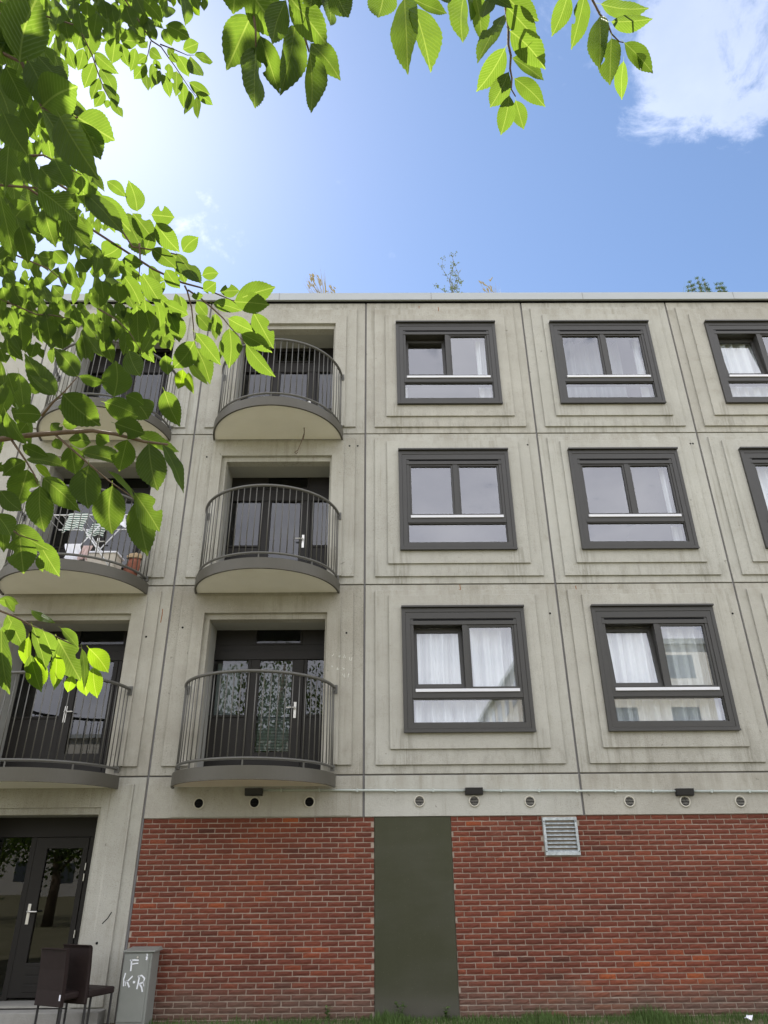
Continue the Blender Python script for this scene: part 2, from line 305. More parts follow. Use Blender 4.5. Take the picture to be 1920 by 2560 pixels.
# ------------------------------------------------------------------ mesh helpers
class MB:
    def __init__(s): s.v = []; s.f = []; s.uv = None; s.smooth = False
    def add(s, vs, fs):
        n = len(s.v); s.v += [tuple(v) for v in vs]; s.f += [tuple(i + n for i in f) for f in fs]; return s
    def box(s, x0, x1, y0, y1, z0, z1):
        return s.add([(x0, y0, z0), (x1, y0, z0), (x1, y1, z0), (x0, y1, z0), (x0, y0, z1), (x1, y0, z1), (x1, y1, z1), (x0, y1, z1)],
                     [(0, 3, 2, 1), (4, 5, 6, 7), (0, 1, 5, 4), (1, 2, 6, 5), (2, 3, 7, 6), (3, 0, 4, 7)])
    def ring(s, o, i, y0, y1):
        """rectangular ring in x-z: o, i = (x0, x1, z0, z1); from y0 (front) to y1"""
        def r(q, y): return [(q[0], y, q[2]), (q[1], y, q[2]), (q[1], y, q[3]), (q[0], y, q[3])]
        vs = r(o, y0) + r(i, y0) + r(o, y1) + r(i, y1); fs = []
        for k in range(4):
            n = (k + 1) % 4
            fs += [(k, n, 4 + n, 4 + k), (8 + n, 8 + k, 12 + k, 12 + n), (n, k, 8 + k, 8 + n), (4 + k, 4 + n, 12 + n, 12 + k)]
        return s.add(vs, fs)
    def arch(s, o, a, y0, y1):
        """upside-down U in x-z: legs down to o[2], opening a"""
        q = [(o[0], o[2]), (a[0], o[2]), (a[0], a[3]), (a[1], a[3]), (a[1], o[2]), (o[1], o[2]), (o[1], o[3]), (o[0], o[3])]
        vs = [(x, y0, z) for x, z in q] + [(x, y1, z) for x, z in q]
        return s.add(vs, [tuple(range(8)), tuple(reversed(range(8, 16)))] + [((k + 1) % 8, k, 8 + k, 8 + (k + 1) % 8) for k in range(8)])
    def tube(s, pts, rad, seg=8, cap=True):
        pts = [Vector(p) for p in pts]; rs = rad if isinstance(rad, (list, tuple)) else [rad] * len(pts)
        vs = []; prev = None
        for k, p in enumerate(pts):
            t = (pts[min(k + 1, len(pts) - 1)] - pts[max(k - 1, 0)]).normalized()
            a = prev if prev is not None else (Vector((0, 0, 1)) if abs(t.z) < 0.9 else Vector((1, 0, 0)))
            a = (a - t * a.dot(t)).normalized(); prev = a; b = t.cross(a)
            vs += [p + (a * math.cos(2 * math.pi * j / seg) + b * math.sin(2 * math.pi * j / seg)) * rs[k] for j in range(seg)]
        fs = [(k * seg + j, k * seg + (j + 1) % seg, (k + 1) * seg + (j + 1) % seg, (k + 1) * seg + j) for k in range(len(pts) - 1) for j in range(seg)]
        if cap: fs += [tuple(reversed(range(seg))), tuple((len(pts) - 1) * seg + j for j in range(seg))]
        return s.add(vs, fs)
    def mesh(s, name, m, smooth=False):
        me = bpy.data.meshes.new(name); me.from_pydata(s.v, [], s.f); me.validate(); me.update()
        if m is not None: me.materials.append(m)
        if smooth: me.polygons.foreach_set('use_smooth', [True] * len(me.polygons))
        return me
    def build(s, name, m, parent=None, bevel=0.0, smooth=False):
        o = bpy.data.objects.new(name, s.mesh(name, m, smooth)); COL.objects.link(o)
        if parent is not None: attach(o, parent)
        if bevel:
            b = o.modifiers.new('edge', 'BEVEL'); b.width = bevel; b.segments = 2; b.limit_method = 'ANGLE'; b.angle_limit = math.radians(40)
        return o
def world_off(p):
    v = Vector((0, 0, 0))
    while p is not None: v += p.location; p = p.parent
    return v
def attach(o, parent):
    """parents here are only ever translated: keep the child where it stands"""
    o.parent = parent; o.location = o.location - world_off(parent)
def tag(o, label=None, cat=None, group=None, kind=None):
    for k, v in (('label', label), ('category', cat), ('group', group), ('kind', kind)):
        if v: o[k] = v
    return o
def thing(name, loc, label, cat, group=None):
    o = bpy.data.objects.new(name, None); o.empty_display_size = 0.2; o.location = loc; COL.objects.link(o)
    return tag(o, label, cat, group)
def copy_of(o, loc=None, parent=None):
    c = o.copy(); COL.objects.link(c); c.parent = parent
    if loc is not None: c.location = loc
    return c
def centre(me_builder, c):
    me_builder.v = [tuple(Vector(v) - Vector(c)) for v in me_builder.v]; return me_builder

# ------------------------------------------------------------------ layout of the facade
GZ = 0.20                                                   # ground level at the wall
JX = [-5.950, -2.976, 0.0, 2.990, 5.790, 8.590]             # vertical panel joints
HZ = [2.999, 5.808, 8.608, 11.609]                          # storey joints, HZ[3] = under the coping
BAND0 = 2.465                                               # underside of the concrete band
DOORY = 0.56                                                # plane of the balcony door walls
g = MB()
n = 40
g.add([(-300, -300, GZ), (300, -300, GZ), (300, 300, GZ), (-300, 300, GZ)], [(0, 1, 2, 3)])
tag(g.build('ground', M['ground']), kind='structure')

B = thing('apartment_building', (1.3, 0, GZ), 'four storey concrete panel apartment block with square dark windows and round balconies', 'building')

# backing wall that closes the joints, cores and roof
bk = MB()
bk.box(JX[0], JX[5], 0.20, 0.24, 11.40, 11.60)
bk.build('roof_beam', M['concrete'], B)
rf = MB().box(JX[0] - 6, JX[5] + 4, 0.24, 9, 11.50, 11.72)
rf.build('flat_roof', M['paving'], B)
cpm = MB()
cpm.box(JX[0] - 6, JX[5] + 4, -0.075, 0.30, 11.625, 11.80)
cpm.build('roof_coping', M['coping'], B, bevel=0.006)
for i in range(6):
    x = -4.6 + i * 2.93
    MB().box(x - 0.004, x + 0.004, -0.0765, 0.0, 11.627, 11.798).build('coping_seam', M['sealant'], B)
cpl = MB().box(JX[0] - 6, JX[5] + 4, -0.03, 0.2, 11.612, 11.625); cpl.build('coping_drip', M['black'], B)
for x in JX:
    j = MB().box(x - 0.013, x + 0.013, 0.022, 0.20, 0.2 if x < -2 else BAND0, 11.60); j.build('joint_sealant', M['sealant'], B)
for z in HZ[:3]:
    for k in range(5):
        j = MB().box(JX[k] + 0.013, JX[k + 1] - 0.013, 0.030, 0.20, z - 0.011, z + 0.011); j.build('joint_sealant', M['sealant'], B)
sw = MB().box(JX[0] - 6, JX[0] - 0.015, 0.0, 0.2, GZ, 11.6); sw.build('end_wall', M['concrete'], B)
sw = MB().box(JX[5] + 0.015, JX[5] + 4, 0.0, 0.2, BAND0, 11.6); sw.build('end_wall', M['concrete'], B)
bw = MB().box(JX[0] - 6, JX[5] + 4, 8.8, 9.0, GZ, 11.5); bw.build('rear_wall', M['concrete'], B)

G = 0.015
S1, S2 = -0.032, -0.064                                      # front planes of the two raised steps
def panel(k, z0, z1, hole, inner_top, outer_top, step=True, low=None):
    """one precast panel with two raised steps round its opening"""
    x0, x1 = JX[k] + G, JX[k + 1] - G
    zb, zt = z0 + 0.010, z1 - 0.010
    mb = MB()
    mb.ring((x0, x1, zb, zt), hole, 0.0, 0.20)
    o = (JX[k] + 0.165, JX[k + 1] - 0.170, z0 + 0.125, outer_top)
    i = (JX[k] + 0.370, JX[k + 1] - 0.362, z0 + 0.330, inner_top)
    mb.ring(o, hole, S1, 0.0)
    mb.ring(i, hole, S2, S1)
    return mb

# ------------------------------------------------------------------ windows
def ring_obj(name, o, i, y0, y1, m, parent, bevel=0.004):
    return MB().ring(o, i, y0, y1).build(name, m, parent, bevel)
def make_window(cx, z0, tilted, label=None):
    w2, h = 0.932, 1.87
    x0, x1, z1 = cx - w2, cx + w2, z0 + h
    win = MB().ring((x0, x1, z0, z1 - 0.03), (x0 + 0.055, x1 - 0.055, z0 + 0.05, z1 - 0.10), -0.085, 0.12).build('window', M['frame'], B, 0.004)
    ring_obj('inner_casing', (x0 + 0.0555, x1 - 0.0555, z0 + 0.0505, z1 - 0.1005), (x0 + 0.13, x1 - 0.13, z0 + 0.125, z1 - 0.20), -0.079, 0.11, M['frame'], win)
    MB().box(x0 - 0.004, x1 + 0.004, -0.125, 0.0, z1 - 0.029, z1).build('drip_cap', M['frame'], win, 0.003)
    MB().box(x0 - 0.002, x1 + 0.002, -0.100, -0.0855, z0 - 0.004, z0 + 0.022).build('sill_lip', M['frame'], win, 0.003)
    MB().box(x0 + 0.175, x1 - 0.175, -0.0815, -0.07, z1 - 0.228 + 0.0, z1 - 0.207).build('vent_slot', M['black'], win)
    MB().box(x0 + 0.131, x1 - 0.131, -0.076, 0.10, z1 - 0.294, z1 - 0.229).build('head_rail', M['frame'], win, 0.003)
    MB().box(x0 + 0.131, x1 - 0.131, -0.070, 0.10, z1 - 0.2285, z1 - 0.2005).build('slot_backing', M['frame'], win)
    # transom with its pale weather strip
    MB().box(x0 + 0.131, x1 - 0.131, -0.072, 0.10, z0 + 0.482, z0 + 0.628).build('transom', M['frame'], win, 0.003)
    MB().box(x0 + 0.182, x1 - 0.172, -0.092, -0.0725, z0 + 0.566, z0 + 0.610).build('weather_strip', M['strip'], win, 0.003)
    # lower light
    MB().ring((x0 + 0.131, x1 - 0.131, z0 + 0.1255, z0 + 0.4815), (x0 + 0.150, x1 - 0.146, z0 + 0.142, z0 + 0.466), -0.058, 0.06).build('lower_sash', M['frame'], win, 0.002)
    pane_box(x0 + 0.150, x1 - 0.146, -0.030, -0.024, z0 + 0.142, z0 + 0.466).build('pane', M['glass'], win)
    # upper lights
    zt, zb = z1 - 0.2945, z0 + 0.6285
    for s in (0, 1):
        a, b = ((x0 + 0.176, cx - 0.022) if s == 0 else (cx + 0.055, x1 - 0.176))
        a2, b2 = a + 0.032, b - 0.032
        if s == 0 and tilted:
            fr = MB().ring((a, b, 0.0, zt - zb - 0.02), (a2 + 0.02, b2 - 0.02, 0.055, zt - zb - 0.085), -0.02, 0.03)
            pn = MB().add([(a2 + 0.02, 0.004, 0.055), (b2 - 0.02, 0.004, 0.055), (b2 - 0.02, 0.004, zt - zb - 0.085), (a2 + 0.02, 0.004, zt - zb - 0.085)], [(0, 1, 2, 3)])
            th = math.radians(tilted); c_, s_ = math.cos(th), math.sin(th)
            for mb in (fr, pn):
                mb.v = [(x, y * c_ + z * s_ + 0.0, zb + 0.01 + z * c_ - y * s_) for x, y, z in mb.v]
            sash = fr.build('tilted_sash', M['frame'], win, 0.002); pn.build('pane', M['glass'], win)
        else:
            MB().ring((a, b, zb, zt), (a2, b2, zb + 0.018, zt - 0.030), -0.055, 0.06).build('sash', M['frame'], win, 0.002)
            pane_box(a2, b2, -0.026, -0.020, zb + 0.018, zt - 0.030).build('pane', M['glass'], win)
    MB().box(x0 + 0.131, x0 + 0.1755, -0.068, 0.10, zb, zt).build('jamb', M['frame'], win, 0.002)
    MB().box(x1 - 0.1755, x1 - 0.131, -0.068, 0.10, zb, zt).build('jamb', M['frame'], win, 0.002)
    MB().box(cx - 0.0215, cx + 0.0545, -0.068, 0.10, zb, zt).build('mullion', M['frame'], win, 0.002)
    win.location.y -= 0.022
    return win
def pane_box(x0, x1, y0, y1, z0, z1):
    """a sheet of glass that sits a hair out of plane, as panes do"""
    a, b = U(-.0012, .0012), U(-.0012, .0012)
    return MB().add([(x0, y0 + a + b, z0), (x1, y0 - a + b, z0), (x1, y0 - a - b, z1), (x0, y0 + a - b, z1)], [(0, 1, 2, 3)])
def room(k, z0, z1, m, y0=0.201, deep=4.0):
    x0, x1 = JX[k] + 0.06, JX[k + 1] - 0.06
    mb = MB(); mb.add([(x0, y0, z0), (x1, y0, z0), (x1, deep, z0), (x0, deep, z0), (x0, y0, z1), (x1, y0, z1), (x1, deep, z1), (x0, deep, z1)],
                      [(0, 1, 2, 3), (4, 7, 6, 5), (1, 5, 6, 2), (2, 6, 7, 3), (3, 7, 4, 0)])
    return mb.build('interior_room', m, B)
def curtain(x0, x1, z0, z1, y, label, m='curtain', folds=9, amp=0.055, name='curtain', seed=0, group=None):
    rr = random.Random(seed); nx, nz = max(12, int((x1 - x0) * 60)), 6
    ph = [rr.uniform(0, 6.28) for _ in range(3)]; vs = []
    for j in range(nz + 1):
        for i in range(nx + 1):
            t = i / nx; x = x0 + (x1 - x0) * t; q = j / nz
            w = math.sin(t * folds * 6.283 + ph[0] + 0.5 * math.sin(q * 2 + t * 5)) + 0.5 * math.sin(t * folds * 2.37 * 6.283 + ph[1]) + 0.3 * math.sin(t * folds * 0.45 * 6.28 + ph[2])
            vs.append((x + 0.01 * math.sin(q * 3 + t * 9), y + amp * w * (0.75 + 0.25 * q), z1 + (z0 - z1) * q))
    fs = [(j * (nx + 1) + i, j * (nx + 1) + i + 1, (j + 1) * (nx + 1) + i + 1, (j + 1) * (nx + 1) + i) for j in range(nz) for i in range(nx)]
    c = ((x0 + x1) / 2, y, z0); mb = centre(MB().add(vs, fs), c); o = mb.build(name, M[m], None, smooth=True); o.location = c
    return tag(o, label, 'curtain', group)
ROWN = ['lowest', 'middle', 'top']
tilts = {(0, 2): 6.5, (2, 2): 6.5, (0, 0): 6.0, (1, 0): 6.5}
for c in range(3):
    k = c + 2
    cx = [1.498, 4.395, 7.335][c]
    for f in range(3):
        zj, zn = HZ[f], HZ[f + 1]
        wz = zj + (0.545 if f < 2 else 0.56)
        hole = (cx - 0.905, cx + 0.905, wz + 0.03, wz + 1.84)
        itop, otop = (zj + 2.61, zj + 2.70) if f < 2 else (zj + 2.65, zj + 2.85)
        panel(k, zj, zn, hole, itop, otop).build('concrete_panel', M['concrete'], B, bevel=0.005)
        make_window(cx, wz, tilts.get((c, f), 0))
        room(k, zj + 0.1, zj + 2.55, M['room'] if f == 0 else M['room_dark'])
curtain(0.66, 2.34, 3.25, 5.40, 0.17, 'pleated white sheer curtain behind the lowest window in the first window column', seed=1, folds=8)
curtain(3.55, 5.24, 3.25, 5.40, 0.17, 'pleated white sheer curtain behind the lowest window in the second window column', seed=2, folds=9)
curtain(2.08, 2.36, 9.0, 11.0, 0.18, 'narrow white curtain at the right side of the top window in the first column', seed=3, folds=2)
curtain(0.64, 0.78, 9.0, 11.0, 0.18, 'narrow white curtain strip at the left edge of the first top window', seed=4, folds=1.2)
curtain(5.02, 5.25, 9.0, 11.0, 0.18, 'gathered white curtain at the right edge of the top window in the second window column', seed=5, folds=2)
curtain(3.56, 4.9, 9.0, 11.0, 0.45, 'sheer pale curtain stretched behind the top window in the second window column', seed=6, folds=6, m='drape')
curtain(5.08, 5.25, 6.2, 8.2, 0.18, 'thin white curtain edge at the right of the middle window in the second window column', seed=7, folds=1.5)
curtain(6.5, 7.6, 9.0, 11.0, 0.18, 'white sheer curtain behind the top window at the right edge of the picture', seed=8, folds=6)
curtain(6.5, 7.0, 6.2, 8.2, 0.18, 'white curtain behind the middle window at the right edge of the picture', seed=9, folds=3)

# ------------------------------------------------------------------ balcony bays
OPX = {1: (-2.36, -0.60), 0: (-5.34, -3.58)}
def balcony_panel(k, zj, zn, top, base=None):
    x0, x1 = OPX[k]
    zb = zj + 0.02 if base is None else base
    a = (x0 - 0.075, x1 + 0.030, zb, top + 0.085)           # outer arris of the stepped reveal
    b = (x0, x1, zb, top)
    X0, X1 = JX[k] + G, JX[k + 1] - G
    lo = zj + 0.010 if base is None else GZ
    mb = MB(); mb.ring((X0, X1, lo, zn - 0.010), b, 0.0, 0.17)
    o = (JX[k] + 0.165, JX[k + 1] - 0.170, lo + 0.12 if base is None else base + 0.001, zn - 0.15 if zn > 11 else zn - 0.10)
    i = (JX[k] + 0.370, JX[k + 1] - 0.362, zb, zn - 0.35 if zn > 11 else zn - 0.19)
    mb.arch(o, a, S1, 0.0)
    if base is None: mb.arch((i[0], i[1], o[2] + 0.0, i[3]), a, S2, S1)
    mb.build('concrete_panel', M['concrete_rough'], B, bevel=0.005)
    # loggia lining: jamb walls, ceiling, floor
    t = top + 0.0
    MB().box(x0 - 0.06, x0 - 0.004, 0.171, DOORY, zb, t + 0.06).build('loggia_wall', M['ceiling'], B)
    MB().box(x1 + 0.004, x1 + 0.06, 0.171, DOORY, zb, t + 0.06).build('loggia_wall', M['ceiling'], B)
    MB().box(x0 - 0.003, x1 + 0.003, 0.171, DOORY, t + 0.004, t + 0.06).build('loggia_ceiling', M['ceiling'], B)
    MB().box(x0 - 0.003, x1 + 0.003, 0.0, DOORY + 0.1, zb - 0.03, zb - 0.002).build('threshold', M['paving'], B)
def handle(x, z, d, parent, Y):
    h = MB(); h.box(x - 0.02, x + 0.02, Y - 0.012, Y, z - 0.12, z + 0.12)
    h.tube([(x, Y - 0.012, z + 0.03), (x, Y - 0.055, z + 0.03), (x + d * 0.02, Y - 0.06, z + 0.03), (x + d * 0.13, Y - 0.06, z + 0.03)], 0.011, 8)
    return h.build('door_handle', M['steel'], parent, 0.003)
def door_wall(k, z, kind):
    """dark timber door wall at the back of a loggia; z = floor level (storey joint)"""
    x0, x1 = OPX[k][0] - 0.06, OPX[k][1] + 0.06
    Y, Y2 = DOORY + 0.002, DOORY + 0.08
    top = z + 2.45
    dx0, dx1 = (x0 + 0.647, x0 + 1.465) if k == 1 else (x0 + 0.83, x0 + 1.55)
    fr = MB()
    fr.box(x0, x0 + 0.06, Y, Y2, z, z + 1.78); fr.box(x1 - 0.06, x1, Y, Y2, z, z + 1.78)
    fr.box(x0, x1, Y - 0.012, Y2, z + 1.78, z + 1.92)
    fr.box(x0, x1, Y + 0.01, Y2, z + 1.92, z + 2.02); fr.box(x0, x1, Y + 0.01, Y2, z + 2.32, top)
    vx0, vx1 = (x0 + 0.67, x0 + 1.42) if k == 1 else (x0 + 0.85, x0 + 1.6)
    fr.box(x0, vx0, Y + 0.01, Y2, z + 2.02, z + 2.32); fr.box(vx1, x1, Y + 0.01, Y2, z + 2.02, z + 2.32)
    if dx0 - 0.05 > x0 + 0.06: fr.box(dx0 - 0.055, dx0 - 0.004, Y, Y2, z, z + 1.78)
    if dx1 + 0.05 < x1 - 0.06: fr.box(dx1 + 0.004, dx1 + 0.055, Y, Y2, z, z + 1.78)
    dw = fr.build('door_frame', M['frame_dark'], B, 0.004)
    MB().ring((vx0, vx1, z + 2.02, z + 2.32), (vx0 + 0.025, vx1 - 0.03, z + 2.045, z + 2.295), Y - 0.004, Y2 - 0.02).build('vent_light', M['frame_dark'], dw, 0.003)
    pane_box(vx0 + 0.025, vx1 - 0.03, Y + 0.03, Y + 0.036, z + 2.045, z + 2.295).build('pane', M['dimglass'], dw)
    gx0, gx1 = dx0 + 0.135, dx1 - 0.18 if k == 1 else dx1 - 0.07
    lf = MB().ring((dx0, dx1, z + 0.02, z + 1.775), (gx0, gx1, z + 0.39, z + 1.765 - 0.0), Y - 0.008, Y2 - 0.02).build('door_leaf', M['frame_dark'], dw, 0.004)
    pane_box(gx0, gx1, Y + 0.018, Y + 0.024, z + 0.39, z + 1.765).build('pane', M['doorglass'], dw)
    if k == 1: handle(dx1 - 0.105, z + 1.0, -1, dw, Y - 0.008)
    else: handle(dx0 + 0.045, z + 0.96, 1, dw, Y - 0.008)
    for a, b in ((x0 + 0.0605, dx0 - 0.0555), (dx1 + 0.0555, x1 - 0.0605)):
        if b - a < 0.08: continue
        MB().box(a, b, Y + 0.012, Y2 - 0.01, z + 0.02, z + 0.90).build('lower_panel', M['frame_dark'], dw)
        MB().box(a, b, Y - 0.006, Y2, z + 0.90, z + 0.935).build('sill_rail', M['frame_dark'], dw, 0.003)
        pane_box(a, b, Y + 0.03, Y + 0.036, z + 0.936, z + 1.778).build('pane', M['doorglass'], dw)
    return dw
TOPS = {0: 2.255, 1: 2.245, 2: 2.36}
for k in (0, 1):
    for f in range(3):
        balcony_panel(k, HZ[f], HZ[f + 1], HZ[f] + TOPS[f])
        door_wall(k, HZ[f], 'balcony')
        room(k, HZ[f] + 0.02, HZ[f] + 2.6, M['room_dark'], y0=DOORY + 0.081)
# balconies: half-round slabs with a curved rail
def arc(R, z, cx, n=48, y0=-0.0):
    return [(cx - R * math.cos(math.pi * i / n), y0 - R * math.sin(math.pi * i / n), z) for i in range(n + 1)]
def half_disc(cx, R, z0, z1, n=48):
    mb = MB(); a = arc(R, z0, cx, n); b = arc(R, z1, cx, n); m = n + 1
    return mb.add(a + b, [tuple(reversed(range(m))), tuple(m + i for i in range(m)), (0, m - 1, 2 * m - 1, m)] + [(i, i + 1, m + i + 1, m + i) for i in range(n)])
def half_ring(cx, R0, R1, z0, z1, n=64, y0=-0.066):
    vs = []
    for R, z in ((R1, z0), (R1, z1), (R0, z1), (R0, z0)): vs += [(x, min(y, y0), zz) for x, y, zz in arc(R, z, cx, n)]
    m = n + 1; fs = []
    for q in range(4):
        p = (q + 1) % 4
        fs += [(q * m + i, q * m + i + 1, p * m + i + 1, p * m + i) for i in range(n)]
    fs += [(0, m, 2 * m, 3 * m), (n, 3 * m + n, 2 * m + n, m + n)]
    return MB().add(vs, fs)
def balcony(cx, z):
    R = 1.115
    b = half_ring(cx, R - 0.03, R, z - 0.168, z - 0.002).build('balcony', M['fascia'], B, 0.003, smooth=False)
    s = half_disc(cx, R - 0.031, z - 0.148, z - 0.010); s.v = [(x, min(y, -0.066), q) for x, y, q in s.v]; s.build('soffit_slab', M['soffit'], b)
    RR = 1.068
    def rail(zz, r, nm):
        p = [(cx - RR, -0.02, zz)] + [(x, min(y, -0.07), q) for x, y, q in arc(RR, zz, cx, 56)] + [(cx + RR, -0.02, zz)]
        return MB().tube(p, r, 10).build(nm, M['rail'], b, smooth=True)
    rail(z + 1.19, 0.023, 'top_rail'); rail(z + 0.088, 0.019, 'bottom_rail')
    for s_ in (-1, 1):
        m = MB(); x = cx + s_ * RR
        m.box(x - 0.028, x + 0.045, -0.076, -0.0645, z + 1.10, z + 1.23); m.box(x - 0.010, x + 0.010, -0.12, -0.0765, z + 1.13, z + 1.17)
        m.build('rail_bracket', M['rail'], b, 0.002)
        m = MB(); m.box(x - 0.03, x + 0.03, -0.105, -0.0645, z + 0.04, z + 0.12); m.build('rail_bracket', M['rail'], b, 0.002)
    me = MB().tube([(0, 0, 0.09), (0, 0, 1.185)], 0.0075, 6).mesh('baluster', M['rail'], True)
    nb = 33
    for i in range(nb):
        t = math.pi * (i + 0.9) / (nb + 0.8)
        o = bpy.data.objects.new('baluster', me); COL.objects.link(o)
        o.location = (cx - RR * math.cos(t), min(-RR * math.sin(t), -0.085), z); attach(o, b)
    for i in (8, 16, 24):
        t = math.pi * (i + 0.5) / nb
        q = MB().tube([(cx - RR * math.cos(t), -RR * math.sin(t), z - 0.004), (cx - RR * math.cos(t), -RR * math.sin(t), z + 0.08)], 0.012, 6); q.build('rail_foot', M['rail'], b)
    return b
for f in range(3):
    balcony(-1.497, HZ[f]); balcony(-4.462, HZ[f])

# ground floor of the left bay: panel down to the ground with its entrance
balcony_panel(0, 0.36, HZ[0], 2.52, base=0.36)
def entrance():
    x0, x1 = OPX[0][0] - 0.06, OPX[0][1] + 0.06; Y, Y2 = DOORY + 0.002, DOORY + 0.08
    fr = MB(); fr.box(x0, x1, Y, Y2, 2.27, 2.62); fr.box(x0, x0 + 0.06, Y, Y2, 0.36, 2.27)
    fr.box(-4.66, -4.585, Y, Y2, 0.36, 2.27); fr.box(-3.845, x1, Y, Y2, 0.36, 2.27)
    dw = fr.build('door_frame', M['frame_dark'], B, 0.004)
    lf = MB().ring((-4.58, -3.85, 0.39, 2.265), (-4.415, -3.92, 0.77, 2.125), Y - 0.01, Y2 - 0.02).build('door_leaf', M['frame_dark'], dw, 0.004)
    pane_box(-4.415, -3.92, Y + 0.018, Y + 0.024, 0.77, 2.125).build('pane', M['dimglass'], dw)
    for i in range(3):
        MB().box(-4.40, -3.94, Y - 0.016, Y - 0.0105, 0.45 + i * 0.095, 0.53 + i * 0.095).build('door_board', M['frame_dark'], dw, 0.003)
    handle(-4.505, 1.33, 1, dw, Y - 0.01)
    for z in (1.85, 1.72, 1.05): MB().tube([(-3.842, Y - 0.02, z), (-3.842, Y - 0.02, z + 0.09)], 0.009, 6).build('hinge', M['steel'], dw)
    pane_box(x0 + 0.061, -4.661, Y + 0.03, Y + 0.036, 0.42, 2.265).build('pane', M['dimglass'], dw)
    MB().box(x0 + 0.061, -4.661, Y, Y2, 0.36, 0.42).build('sill_rail', M['frame_dark'], dw)
entrance()
room(0, 0.37, 2.6, M['room_dark'], y0=DOORY + 0.081)
MB().box(-5.95, -3.11, -0.26, -0.001, GZ - 0.05, 0.345).build('entrance_step', M['paving'], B, 0.008)
# concrete band over the brick walls
for k, x0, x1 in ((1, JX[1] + G, JX[2] - G), (2, JX[2] + G, JX[3] - G), (3, JX[3] + G, JX[4] - G), (4, JX[4] + G, JX[5] - G)):
    mb = MB().box(x0, x1, 0.0, 0.20, BAND0, HZ[0] - 0.010)
    if k == 1: mb.box(x0 + 0.355, x1 - 0.15, -0.012, -0.0, BAND0 + 0.012, HZ[0] - 0.13)
    mb.build('concrete_band', M['concrete'], B, bevel=0.005)
MB().box(JX[1] + 0.02, JX[5], 0.13, 0.22, GZ - 0.1, BAND0).build('ground_floor_wall', M['sealant'], B)

# small bolt holes, rust runs and scratches on the panels
def disc(x, z, r, m, y=-0.0265, nm='bolt_hole'):
    mb = MB().tube([(0, 0.0, 0), (0, -0.006, 0)], r, 8); o = mb.build(nm, m, None); o.location = (x, y + 0.006, z); attach(o, B)
for x, z, y in ((2.72, 5.35, 0), (2.85, 5.32, 0), (5.66, 5.30, 0), (2.80, 8.35, -.02), (5.68, 8.38, 0), (5.62, 8.36, -.02), (-0.27, 8.34, -.022), (-0.13, 8.36, 0), (-2.70, 8.13, -.022), (-2.75, 5.12, -.022), (-0.27, 5.02, -.022), (-3.28, 4.98, -.022), (-3.33, 1.03, -.022)):
    disc(x, z, 0.016, M['black'], y * 1.45 - 0.004)
def stroke(pts, w, m, nm, parent, y):
    """a hand-drawn line: a thin raised ribbon following pts (x, z)"""
    mb = MB(); P = [Vector((p[0], 0, p[1])) for p in pts]; vs = []
    for i, p in enumerate(P):
        t = (P[min(i + 1, len(P) - 1)] - P[max(i - 1, 0)]).normalized(); nn = Vector((-t.z, 0, t.x)) * w * 0.5
        vs += [(p.x + nn.x, y, p.z + nn.z), (p.x - nn.x, y, p.z - nn.z)]
    mb.add(vs, [(2 * i, 2 * i + 1, 2 * i + 3, 2 * i + 2) for i in range(len(P) - 1)])
    return mb.build(nm, m, parent)
for x, z, l, y in ((1.49, 5.80, .18, 0), (1.475, 5.72, .10, 0), (3.30, 5.77, .15, 0), (-3.10, 5.43, .22, 0), (1.39, 11.47, .10, -.022), (1.02, 11.50, .06, -.022), (-3.50, 1.62, .07, 0)):
    stroke([(x, z), (x + .004, z - l * .4), (x - .002, z - l)], 0.012, M['rust'], 'rust_run', B, -0.0335 if y else -0.0015)
stroke([(-3.30, 1.24), (-3.24, 1.30), (-3.20, 1.37)], 0.012, M['black'], 'scuff_mark', B, -0.0335)
scr = random.Random(5)
for (px, py, letters) in ((-0.46, 4.66, 'NAZ'), (-0.20, 4.62, 'n'), (-0.47, 4.48, 'Ful'), (-0.30, 4.38, 'LA')):
    for i in range(len(letters)):
        x = px + i * 0.085; pts = [(x + scr.uniform(-.02, .02), py + scr.uniform(-.035, .035)) for _ in range(4)]
        stroke(sorted(pts), 0.006, M['chalk'], 'scratch_mark', B, -0.0655 if x < -0.362 else -0.0335)

# ------------------------------------------------------------------ brick walls
def brick_mesh(L, H, seed):
    r = random.Random(seed); nx, nz = 5, 3; vs = []; d = 0.016
    for j in range(nz):
        for i in range(nx):
            edge = i in (0, nx - 1) or j in (0, nz - 1)
            vs.append((-L / 2 + L * i / (nx - 1) + (r.uniform(-.002, .002) if edge else r.uniform(-.012, .012)), (r.uniform(0.0005, 0.004) if edge else r.uniform(-0.006, 0.0)), -H / 2 + H * j / (nz - 1) + r.uniform(-.0018, .0018)))
    fs = [(j * nx + i, j * nx + i + 1, (j + 1) * nx + i + 1, (j + 1) * nx + i) for j in range(nz - 1) for i in range(nx - 1)]
    loop = [i for i in range(nx)] + [j * nx + nx - 1 for j in range(1, nz)] + [(nz - 1) * nx + i for i in range(nx - 2, -1, -1)] + [j * nx for j in range(nz - 2, 0, -1)]
    b = len(vs); vs += [(vs[q][0], d, vs[q][2]) for q in loop]; m = len(loop)
    fs += [(loop[(i + 1) % m], loop[i], b + i, b + (i + 1) % m) for i in range(m)]
    t = min(1.0, max(0.0, r.gauss(0.47, 0.13))) if r.random() < 0.91 else r.choice((0.10, 0.16, 0.86, 0.92, 0.95))
    return vs, fs, t
def tint_mesh(me, vals):
    a = me.attributes.new('tint', 'FLOAT', 'POINT'); a.data.foreach_set('value', vals)
